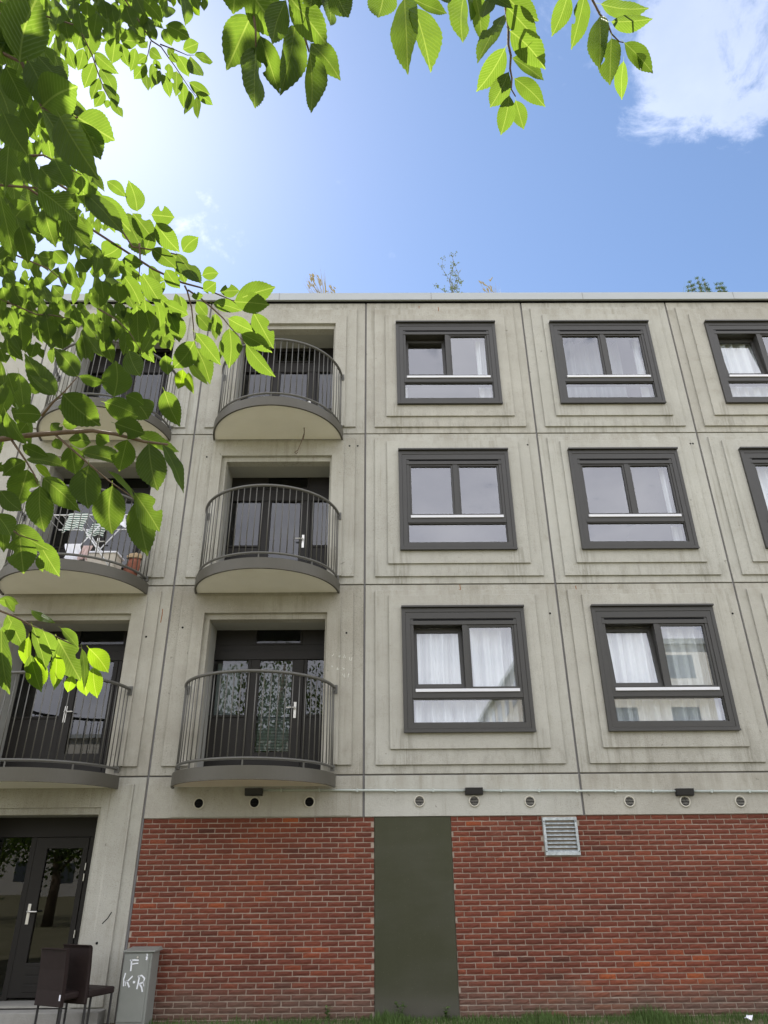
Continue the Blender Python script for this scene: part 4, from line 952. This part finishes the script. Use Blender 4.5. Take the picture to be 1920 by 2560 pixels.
# trees behind the viewer, mirrored in the door and window panes
def far_tree(x, y, h, r, lab, seed):
    rr = random.Random(seed); t = thing('garden_tree', (x, y, GZ), lab, 'tree', 'trees mirrored in the panes')
    tr = MB().tube([(0, 0, -.1), (.05, 0, h * .3), (-.05, .05, h * .55), (0, 0, h * .85)], [.20, .16, .11, .03], 10)
    for q in range(6):
        a = rr.uniform(0, 6.28); z = h * rr.uniform(.35, .6); tr.tube([(0, 0, z), (math.cos(a) * r * .4, math.sin(a) * r * .4, z + h * .12), (math.cos(a) * r * .75, math.sin(a) * r * .75, z + h * .22)], [.07, .045, .015], 6)
    o = tr.build('trunk', M['bark'], None, smooth=True); o.parent = t
    clumps = [Vector((rr.gauss(0, r * .45), rr.gauss(0, r * .45), h * .66 + rr.gauss(0, h * .14))) for _ in range(34)]
    V = []; F = []; UV = []
    for c in clumps:
        for _ in range(95):
            p = c + Vector((rr.gauss(0, r * .17), rr.gauss(0, r * .17), rr.gauss(0, r * .15))); d = Vector((rr.gauss(0, 1), rr.gauss(0, 1), rr.gauss(-.4, .7))).normalized() * .16; w = d.cross(Vector((rr.gauss(0, 1), rr.gauss(0, 1), rr.gauss(0, 1)))).normalized() * .055
            n_ = len(V); V += [tuple(p), tuple(p + d * .5 + w), tuple(p + d), tuple(p + d * .5 - w)]; F.append((n_, n_ + 1, n_ + 2, n_ + 3)); UV += [(.5, 0), (1, .5), (.5, 1), (0, .5)]
    me = bpy.data.meshes.new('crown'); me.from_pydata(V, [], F); ul = me.uv_layers.new(name='UVMap'); ul.data.foreach_set('uv', [c for l in me.loops for c in UV[l.vertex_index]]); me.materials.append(M['leaf'])
    o = bpy.data.objects.new('crown', me); COL.objects.link(o); o.parent = t; o['kind'] = 'stuff'
far_tree(-11.3, -17, 4.6, 2.3, 'leafy tree mirrored in the glass of the dark entrance door', 1)
far_tree(-15.0, -20, 5.4, 2.7, 'second leafy tree mirrored at the left of the dark entrance glass', 2)
far_tree(-9.0, -27, 8.5, 2.8, 'leafy tree mirrored low in the left balcony door', 3)

# ------------------------------------------------------------------ the tree whose branches hang into view
PROF = [(0, 0), (.04, .20), (.10, .46), (.18, .70), (.27, .87), (.37, .97), (.47, 1.0), (.57, .95), (.67, .83), (.76, .65), (.84, .44), (.90, .25), (.95, .11), (1.0, 0)]
def leaf_mesh(seed, bite=False):
    r = random.Random(seed); fold = r.uniform(.02, .42); droop = r.uniform(.0, .34); tw = r.uniform(-.25, .25); wv = r.uniform(.01, .035); bend = r.uniform(-.10, .10)
    N = 26; L = []; Rr = []; Md = []
    def prof(t):
        for (a, p), (b, q) in zip(PROF, PROF[1:]):
            if t <= b: return p + (q - p) * (t - a) / (b - a)
        return 0
    bt = r.uniform(.25, .7); bs = r.choice((0, 1))
    for i in range(N + 1):
        t = i / N; w = prof(t) * .5; ser = 0.010 * (1 if i % 2 else -1) if 1 < i < N - 1 else 0
        cxm = bend * math.sin(t * 3.1)
        def P(x, tt): return (x + cxm, tt, -droop * tt * tt + fold * abs(x) + tw * x * tt + wv * math.sin(tt * 14 + seed) * abs(x) * 2)
        wl, wr = w + (ser if w > .05 else 0), w + (ser if w > .05 else 0)
        if bite and abs(t - bt) < .10:
            k = 1 - .55 * math.sqrt(max(0, 1 - ((t - bt) / .10) ** 2))
            if bs: wl *= k
            else: wr *= k
        tt = t + (0.012 if i % 2 else 0) * (1 if 0 < i < N else 0)
        L.append((P(-wl, tt), (-wl + .5, t))); Rr.append((P(wr, tt), (wr + .5, t))); Md.append((P(0, t), (.5, t)))
    vs = []; uv = []; fs = []
    for i in range(N + 1):
        for q in (L[i], Md[i], Rr[i]): vs.append(q[0]); uv.append(q[1])
    for i in range(N):
        a = 3 * i; fs += [(a, a + 1, a + 4, a + 3), (a + 1, a + 2, a + 5, a + 4)]
    b = len(vs); vs += [(-.010, 0, 0), (.010, 0, 0), (.008, -.11, .01), (-.008, -.11, .01)]; uv += [(.5, .3)] * 4; fs.append((b, b + 1, b + 2, b + 3))
    return vs, fs, uv
def leaf_data(seed, bite, m):
    vs, fs, uv = leaf_mesh(seed, bite); me = bpy.data.meshes.new('leaf'); me.from_pydata(vs, [], fs)
    ul = me.uv_layers.new(name='UVMap'); ul.data.foreach_set('uv', [c for l in me.loops for c in uv[l.vertex_index]])
    me.polygons.foreach_set('use_smooth', [True] * len(me.polygons)); me.materials.append(m); return me
VAR = [leaf_mesh(s, s % 4 == 3) for s in range(14)]
LM = [leaf_data(s, s % 4 == 3, M['leaf']) for s in range(14)]
LY = [leaf_data(s, False, M['yellow']) for s in range(3)]
TREE = Vector((-3.1, -9.3, GZ))
tree = thing('leafy_tree', TREE, 'broad leaved tree at the left whose serrated green leaves hang into view', 'tree')
lr = random.Random(77)
leaves = []            # (matrix, yellow, pixel length)
def leaf_from_px(b, t, w, d, yellow=False, tilt=None):
    """a leaf from its two ends; d = distance of its base from the viewer in metres"""
    L = math.hypot(t[0] - b[0], t[1] - b[1]); tl = lr.uniform(-.35, .35) if tilt is None else tilt
    Lm = L * d / FPX
    P0 = at_depth(b[0], b[1], d); P1 = at_depth(t[0], t[1], d + Lm * tl)
    ax = (P1 - P0); LL = ax.length; ay = ax.normalized()
    view = (P0.lerp(P1, .5) - CAM).normalized()
    side = ay.cross(view).normalized()
    if lr.random() < .5: side = -side
    wm = w * d / FPX; true_w = max(wm, LL * lr.uniform(.42, .5)); true_w = min(true_w, wm * 2.2)
    rollang = math.acos(min(1, wm / true_w)) * lr.choice((-1, 1))
    side = Matrix.Rotation(rollang, 3, ay) @ side
    nz = side.cross(ay)
    mat = Matrix(((side.x * true_w, ay.x * LL, nz.x * LL * .6, P0.x), (side.y * true_w, ay.y * LL, nz.y * LL * .6, P0.y), (side.z * true_w, ay.z * LL, nz.z * LL * .6, P0.z), (0, 0, 0, 1)))
    leaves.append((mat, yellow, L))
CR = {'A': (0, 0, 4.608), 'B': (240, 0, 4.608), 'C': (520, 0, 4.608), 'D': (0, 340, 4.608), 'E': (240, 500, 4.608), 'G': (0, 680, 4.608), 'H': (340, 660, 4.608), 'I': (0, 1000, 3.456), 'J': (0, 1440, 5.53), 'K': (900, 0, 3.318), 'L': (1340, 0, 4.608)}
HERO = {
 ('C', 1.05): "495 180 235 760 420;430 -200 940 430 430;560 540 458 1290 290;600 410 825 1060 270;1000 290 918 1050 290;900 0 700 560 300;930 -40 1390 545 350;1180 500 1510 900 260;1170 600 1258 1340 280;1420 -150 1400 310 200;1450 -170 1640 240 290;330 -300 290 155 340;1250 -250 1180 150 300",
 ('K', 1.25): "200 -180 140 200 250;370 -20 315 525 228;440 55 632 520 195;430 -10 745 75 125;870 -60 822 380 168;905 -120 925 175 60;950 -50 1025 350 150;1090 -80 1035 190 115;1200 120 955 480 135;1020 -40 1265 45 100;1190 -60 1488 175 210;1215 50 1470 330 190;1245 255 1538 578 215;1260 480 1550 640 132;1205 395 965 758 188;1235 595 1068 910 172;1280 650 1520 872 150;1240 790 1165 1130 152;1290 830 1360 1080 130;700 -120 745 60 120",
 ('L', 1.5): "370 -80 195 380 218;560 -60 440 555 218;735 190 670 755 212;745 45 1255 155 200;865 250 1320 262 175;1015 490 1390 805 195;870 440 845 975 245;1010 700 985 1155 150;1120 610 1240 812 90 y",
 ('A', 1.0): "225 720 450 -60 520;490 1225 885 1005 480;890 1350 1300 1605 400;470 1240 850 1867 340;690 1340 1040 2005 390;920 1400 1172 1860 270;270 1240 430 1490 220;250 300 -60 780 420;60 760 300 1260 300;-60 200 200 640 360;330 700 520 1180 330;40 1300 300 1760 330;-80 900 120 1400 320;250 -80 120 320 330;180 880 330 1240 240",
 ('A', 2.4): "690 390 725 650 92;780 525 875 820 132;960 560 895 820 152;1080 720 970 1015 165;1140 895 1055 1165 122;1200 1050 1090 1232 122;1250 1150 1225 1250 72;1085 615 1335 850 152;1150 790 1340 1050 132;1200 960 1360 1195 112;1275 1120 1415 1360 112;950 280 880 590 190;1040 240 1060 650 200;640 400 680 800 112;1180 0 1230 220 150;1330 430 1290 740 200;1390 500 1480 770 132;1560 550 1495 820 122;850 0 880 270 142;1000 20 1010 200 180;1380 440 1600 470 170;700 60 640 330 170;560 120 620 420 150;760 180 800 480 160;480 60 500 290 120;900 120 960 420 170;1120 150 1080 430 160;1250 250 1270 520 150;1450 60 1560 330 180;1290 40 1330 270 150;520 300 560 540 120",
 ('B', 2.6): "580 740 440 910 142;560 740 575 1060 112;650 730 650 1010 112;740 810 670 1000 112;760 850 865 1115 112;840 730 840 930 102;930 820 930 1090 142;1000 940 1010 1250 132;1070 1040 1050 1355 112;1155 1115 1170 1370 92;1145 1060 1350 1215 112;1070 945 1320 1090 132;935 640 1065 880 152;1085 645 1235 930 152;1130 635 1370 690 102;1000 570 1195 490 152;800 290 1090 450 185;780 330 860 510 152;870 400 1010 430 110;620 270 700 480 122;550 0 760 250 165;700 60 730 270 120;800 60 870 230 152;1000 -60 1055 260 132;1100 20 1215 195 92 y;1240 -60 1245 125 102;900 -40 890 80 60 y;300 430 500 430 152;480 430 600 560 122;590 640 470 735 112;620 570 740 660 122;660 690 750 800 82;380 60 480 330 170;450 -60 560 180 160;560 180 640 400 150;820 560 900 640 100;860 620 920 720 110;1110 -60 1180 110 120;1020 -90 1100 90 130;960 -80 1000 80 110",
 ('D', 1.25): "430 600 920 1000 340;510 830 640 1265 235;690 790 1050 1365 285;985 660 1420 1050 255;230 1040 320 1460 225;0 680 100 1450 235;180 930 340 770 260;460 350 720 570 300;940 450 980 800 190;1580 870 1485 535 215;1230 520 1450 700 140;100 100 60 620 260;330 200 400 620 200;620 250 800 560 260;820 380 900 640 200",
 ('D', 1.9): "1130 1290 1110 1590 122;1350 1400 1220 1640 240;1350 1240 1200 1400 205;900 1420 1010 1580 220;440 1370 600 1400 150;620 1320 780 1480 180;920 1230 1100 1400 200;750 1160 820 1390 130;1060 1230 1110 1500 200;1420 1060 1560 1190 150;1080 800 1180 960 150;380 1000 500 1180 160;80 1380 180 1560 140;280 1400 340 1560 120",
 ('E', 1.65): "420 150 690 500 225;330 160 560 640 205;635 170 910 200 230;690 260 960 592 235;1000 595 1180 430 185;940 630 1205 1000 195;1220 870 1420 845 152;1240 1050 1380 950 165;1425 1050 1660 1045 150;1350 1190 1660 1275 152;640 560 910 775 185;300 690 540 740 175;290 520 100 640 175;540 870 750 1200 235;300 850 510 1210 195;60 930 90 1120 165;240 950 280 1190 195;800 800 970 1020 165;1100 1110 1240 1100 92;560 1150 640 1505 205;470 1180 480 1600 205;240 1180 300 1370 135;370 1230 330 1390 122;80 1400 80 1640 135;830 1180 960 1400 140;780 1180 1010 1290 150;640 320 540 650 170;880 620 1040 860 190;260 760 420 870 130;950 760 1030 950 150",
 ('H', 1.7): "1135 425 1625 260 255;1130 435 1555 472 240;1350 555 1585 975 232;1060 625 1355 775 185;1210 805 1560 1018 180;1265 920 1580 1312 165;1075 740 1070 1182 235;680 790 995 1157 200;690 960 850 1385 225;672 890 420 1205 255;540 1215 480 1442 155 y;600 1250 640 1482 102 y;620 1130 800 1432 112 y;340 1050 370 1282 165;700 430 830 600 145;690 580 870 790 165;880 580 930 880 105;910 570 960 830 125;970 880 990 1100 72;1200 900 1190 1030 72;490 590 500 905 195;380 540 490 805 150;100 410 180 772 195;250 480 280 742 115;230 580 200 792 85;330 680 330 822 122;290 830 400 982 135;10 480 30 905 205;320 430 480 560 155;450 510 600 585 130;130 230 300 462 195",
 ('G', 1.3): "900 1210 625 880 240;640 1420 320 985 265;630 1425 370 1155 125;1310 1440 1330 1022 335;910 1200 1190 1287 115;720 1400 1160 1770 370;1200 1500 1560 1640 230;1450 1420 1659 1540 170;1480 900 1640 1240 240",
 ('G', 1.85): "120 1290 215 1155 155;270 1300 490 1372 95;190 1310 330 1482 155;160 1340 170 1522 132;80 400 180 662 122;230 530 260 902 235;540 550 585 822 200;700 660 720 902 225;380 570 400 742 62;830 520 760 802 195;940 530 1160 762 155;960 640 1150 992 170;940 720 990 1022 155;1200 590 1190 762 135;1170 740 1290 1032 155;1250 620 1260 822 125;1450 680 1420 952 155;410 800 500 1002 92;400 830 350 992 132;0 880 70 1052 155;60 760 250 1002 155;150 150 290 402 215;30 170 80 342 155;380 200 390 372 145;470 360 560 572 165;720 300 750 482 145;600 150 750 302 155;1130 150 1140 422 225;1220 100 1200 292 155;1370 120 1400 352 205;250 480 360 632 115;0 1000 20 1382 125;850 430 900 650 150;620 520 650 700 80;1080 470 1060 640 130;1300 560 1330 800 140;0 420 60 640 140;330 330 420 540 150;1520 650 1560 960 170;1020 850 1060 1040 90;620 340 640 540 120;140 720 230 900 110;60 30 140 130 120;250 40 330 160 130;420 60 470 200 120;880 60 930 180 110",
 ('I', 1.4): "240 600 150 905 255;345 740 385 1142 225;370 670 650 967 185;765 560 765 957 258;970 740 970 1167 272;1170 880 1275 1347 238;1160 800 1410 1142 205;1285 370 1370 812 255;1400 380 1630 782 115;1100 340 1030 622 205;610 390 655 657 192;680 450 1110 512 125;1180 300 1592 397 155;990 200 1255 292 195;590 340 800 372 135;830 300 950 360 145;540 210 690 200 125;230 510 545 542 115;190 390 410 487 115;220 530 30 652 155;360 130 130 122 165;50 100 190 397 85;300 560 475 672 72 y;170 1170 205 1502 245;100 1090 400 1282 185;330 1220 510 1517 175;0 780 190 962 155;0 1060 30 1302 125;340 1340 370 1482 72;500 60 740 102 115;900 50 1210 142 165;1150 0 1290 182 225;1420 -80 1550 217 180;930 610 1200 852 65;-40 980 100 1180 200;20 180 130 320 150;230 200 130 330 130;480 330 520 430 90;440 200 540 290 110;-30 560 60 600 90",
 ('J', 1.5): "100 530 330 1002 255;20 740 70 1642 295;400 840 350 1282 175 y;420 1080 530 1622 185;500 1100 560 1602 285 y;450 700 690 1272 235;600 760 740 1112 225;780 1080 780 1557 205 y;1000 1380 935 1612 155 y;800 870 1110 1442 385;1130 1400 1190 1642 205 y;1230 1000 1500 1340 265 y;1290 1260 1345 1682 235 y;1130 1000 1250 1562 125;430 470 750 702 125;840 720 1110 972 135;70 300 220 492 95;-30 330 270 382 155;-60 900 20 1240 150;160 640 40 980 200",
}
for (cr, d), txt in HERO.items():
    ox, oy, s = CR[cr]
    for it in txt.split(';'):
        q = it.split(); v = [float(x) for x in q[:5]]
        leaf_from_px((ox + v[0] / s, oy + v[1] / s), (ox + v[2] / s, oy + v[3] / s), v[4] / s, d * lr.uniform(.95, 1.05), len(q) > 5)
def inside(p, poly):
    r = False; j = len(poly) - 1
    for i in range(len(poly)):
        a, b = poly[i], poly[j]
        if (a[1] > p[1]) != (b[1] > p[1]) and p[0] < (b[0] - a[0]) * (p[1] - a[1]) / (b[1] - a[1]) + a[0]: r = not r
        j = i
    return r
FILL = [([(60, 90), (135, 120), (150, 185), (205, 270), (215, 330), (150, 300), (80, 210)], 60, 1.25, 2.3),  # cluster added to keep the sun off the big near leaves
        ([(-40, -40), (100, -40), (100, 130), (140, 220), (215, 320), (225, 420), (270, 470), (300, 560), (180, 600), (-40, 620)], 110, 1.4, 2.4),
        ([(-40, -40), (90, -40), (100, 140), (150, 240), (205, 340), (240, 440), (290, 560), (180, 600), (-40, 620)], 150, 2.6, 4.5),  # deeper leaves added for their shade on those in front
        ([(-40, -40), (200, -40), (220, 100), (120, 140), (130, 200), (190, 260), (215, 340), (225, 420), (280, 520), (290, 570), (180, 610), (-40, 620)], 170, 3.8, 6.5),  # far layer added to block sun reaching the leaf mass
        ([(60, -60), (470, -60), (420, 10), (400, 60), (330, 120), (150, 110)], 150, 2.5, 4.2),
        ([(-40, 590), (220, 610), (330, 640), (420, 690), (470, 760), (440, 880), (300, 890), (-40, 900)], 150, 1.9, 3.2),
        ([(-60, 930), (60, 930), (100, 1040), (80, 1090), (-60, 1130)], 22, 1.5, 2.0)]
for poly, cnt, d0, d1 in FILL:
    xs = [p[0] for p in poly]; ys = [p[1] for p in poly]; c = 0
    while c < cnt:
        p = (lr.uniform(min(xs), max(xs)), lr.uniform(min(ys), max(ys)))
        if not inside(p, poly): continue
        d = lr.uniform(d0, d1); L = lr.uniform(.075, .115) * FPX / d * lr.uniform(.75, 1); a = lr.gauss(0.25, .55)
        t = (p[0] + math.sin(a) * L, p[1] + math.cos(a) * L)
        if not inside((p[0] * .4 + t[0] * .6, p[1] * .4 + t[1] * .6), poly): continue
        leaf_from_px(p, t, L * lr.uniform(.28, .5), d); c += 1
def off_tree(p): return Vector(p) - TREE
leaves.sort(key=lambda l: -l[2])
stuff_v = []; stuff_f = []; stuff_uv = []
def stuff_leaf(mat):
    vs, fs, uv = VAR[lr.randrange(14)]; n_ = len(stuff_v)
    stuff_v.extend([tuple((mat @ Vector(v)) - TREE) for v in vs]); stuff_f.extend([tuple(i + n_ for i in f) for f in fs]); stuff_uv.extend(uv)
cnt = 0
for mat, yel, L in leaves:
    if cnt < 298 or yel:
        me = LY[lr.randrange(3)] if yel else LM[lr.randrange(14)]
        o = bpy.data.objects.new('leaf', me); COL.objects.link(o); o.parent = tree
        mm = mat.copy(); mm.translation = off_tree(mat.translation); o.matrix_basis = mm; cnt += 1
    else: stuff_leaf(mat)
# crown above and beside the viewer, outside the picture: what shades the hanging branches
cr_ = random.Random(31); made = 0
while made < 5000:
    v = Vector((cr_.gauss(0, 1), cr_.gauss(0, 1), cr_.gauss(0, 1))).normalized() * cr_.random() ** .4
    p = Vector((-2.9 + v.x * 2.6, -9.4 + v.y * 2.4, 5.4 + v.z * 2.3))
    q = project(p)
    if q and -70 < q[0] < 1990 and -70 < q[1] < 2630: continue
    if (p - CAM).length < 0.9: continue
    ay = Vector((cr_.gauss(0, .5), cr_.gauss(0, .5), -1)).normalized(); sd = ay.cross(Vector((cr_.gauss(0, 1), cr_.gauss(0, 1), cr_.gauss(0, .4)))).normalized(); nz = sd.cross(ay)
    L = cr_.uniform(.09, .13); w = L * .48
    stuff_leaf(Matrix(((sd.x * w, ay.x * L, nz.x * L * .6, p.x), (sd.y * w, ay.y * L, nz.y * L * .6, p.y), (sd.z * w, ay.z * L, nz.z * L * .6, p.z), (0, 0, 0, 1)))); made += 1
me = bpy.data.meshes.new('foliage'); me.from_pydata(stuff_v, [], stuff_f); ul = me.uv_layers.new(name='UVMap'); ul.data.foreach_set('uv', [c for l in me.loops for c in stuff_uv[l.vertex_index]])
me.polygons.foreach_set('use_smooth', [True] * len(me.polygons)); me.materials.append(M['leaf'])
o = bpy.data.objects.new('foliage', me); COL.objects.link(o); o.parent = tree; o['kind'] = 'stuff'
# trunk, limbs and twigs
def limb(pts, rads, nm, seg=10):
    mb = MB().tube([off_tree(p) for p in pts], rads, seg); o = mb.build(nm, M['bark'], None, smooth=True); o.parent = tree; return o
TOPN = Vector((-2.9, -9.4, 4.3))
limb([TREE + Vector((0, 0, -.1)), TREE + Vector((.03, 0, 1.0)), TREE + Vector((.0, -.05, 2.2)), TREE + Vector((.12, -.05, 3.2)), TOPN, TOPN + Vector((.2, .1, 1.6)), TOPN + Vector((.3, .1, 3.0))], [.19, .15, .13, .12, .10, .07, .03], 'trunk', 14)
LB = [Vector((-1.5, -9.75, 3.35)), Vector((-0.9, -9.4, 4.3)), Vector((-0.2, -9.6, 3.9)), Vector((0.5, -9.7, 3.75))]
limb([TREE + Vector((0, 0, 2.0)), Vector((-2.4, -9.6, 2.9)), LB[0]], [.06, .045, .03], 'branch')
limb([TOPN, Vector((-1.9, -9.3, 4.6)), LB[1], LB[2], LB[3], Vector((1.2, -9.7, 3.9))], [.06, .05, .035, .022, .016, .008], 'branch')
TW = [('C', 1.05, "505 -120 510 60 550 360 550 540", 2), ('C', 1.05, "860 -200 930 0 1010 280", 2), ('C', 1.05, "1040 200 1130 480 1165 600", 2), ('K', 1.25, "1190 -120 1205 30 1232 240 1230 370 1252 460 1245 570 1260 650 1255 740 1290 800", 3), ('K', 1.25, "360 -120 440 60", 2), ('K', 1.25, "900 -160 1000 -40 1200 20", 3),
      ('L', 1.5, "560 -140 640 -20 735 165 820 260 870 390 960 480 1010 490", 3), ('A', 2.4, "900 300 1060 630 1140 870 1200 1030 1260 1140", 0), ('A', 1.0, "0 600 250 720 490 1225 800 1355 900 1350", 0), ('A', 1.0, "100 200 320 700 480 1240 690 1340", 0),
      ('B', 2.6, "300 -60 640 470 750 540 840 670 900 750 1000 900 1060 990 1150 1110", 1), ('B', 2.6, "740 510 900 570 1050 635 1130 635", -1), ('B', 2.6, "630 480 600 620 560 740", -1), ('D', 1.6, "-100 1100 200 1380 560 1530 760 1700", 0), ('D', 1.25, "-80 560 430 600 500 830 690 790", 0), ('D', 1.25, "340 230 500 220 940 450", -1),
      ('E', 1.65, "200 200 420 540 560 560 900 620 960 640", 0), ('E', 1.65, "500 500 510 700 490 920", -1), ('H', 1.7, "200 60 530 215 740 270 900 330 1060 400 1130 430", 0), ('H', 1.7, "600 300 750 400 870 500 1000 620 1080 720 1200 850 1260 900", -1), ('H', 1.7, "560 250 590 310 640 500 660 700 670 850 690 960", -1),
      ('I', 1.4, "-300 380 0 340 250 305 550 280 800 265 1000 295 1250 360 1450 385", 0), ('I', 1.4, "480 300 640 440 760 545 930 690 1130 830 1180 880", -1), ('I', 1.4, "100 345 220 520 300 650 330 740", -1), ('G', 1.3, "480 1659 620 1490 740 1380 900 1200", -1), ('G', 1.85, "-100 260 120 360 420 490 620 500 900 560", 0), ('G', 1.85, "1130 420 1330 540 1480 680 1620 900", -1), ('G', 1.85, "0 1390 120 1330 270 1300", -1),
      ('J', 1.5, "-200 420 0 480 200 560 450 690 760 830 900 900 1130 1000", 0), ('I', 1.4, "-60 1040 60 1090 170 1170 330 1220", 0)]
for cr, d, txt, li in TW:
    ox, oy, s = CR[cr]; v = [float(x) for x in txt.split()]
    pts = [at_depth(ox + v[i] / s, oy + v[i + 1] / s, d) for i in range(0, len(v), 2)]
    r0 = .0075 if (cr, len(v)) == ('I', 16) else (.0035 if li >= 0 else .0026)
    if li >= 0:
        root = LB[li]; mid = root.lerp(pts[0], .55) + Vector((0, 0, .12)); pts = [root, mid] + pts
    rads = [r0 * (1 - .7 * i / (len(pts) - 1)) for i in range(len(pts))]
    limb(pts, rads, 'twig', 6)
print('leaves', len(leaves), 'objects', len(bpy.data.objects))
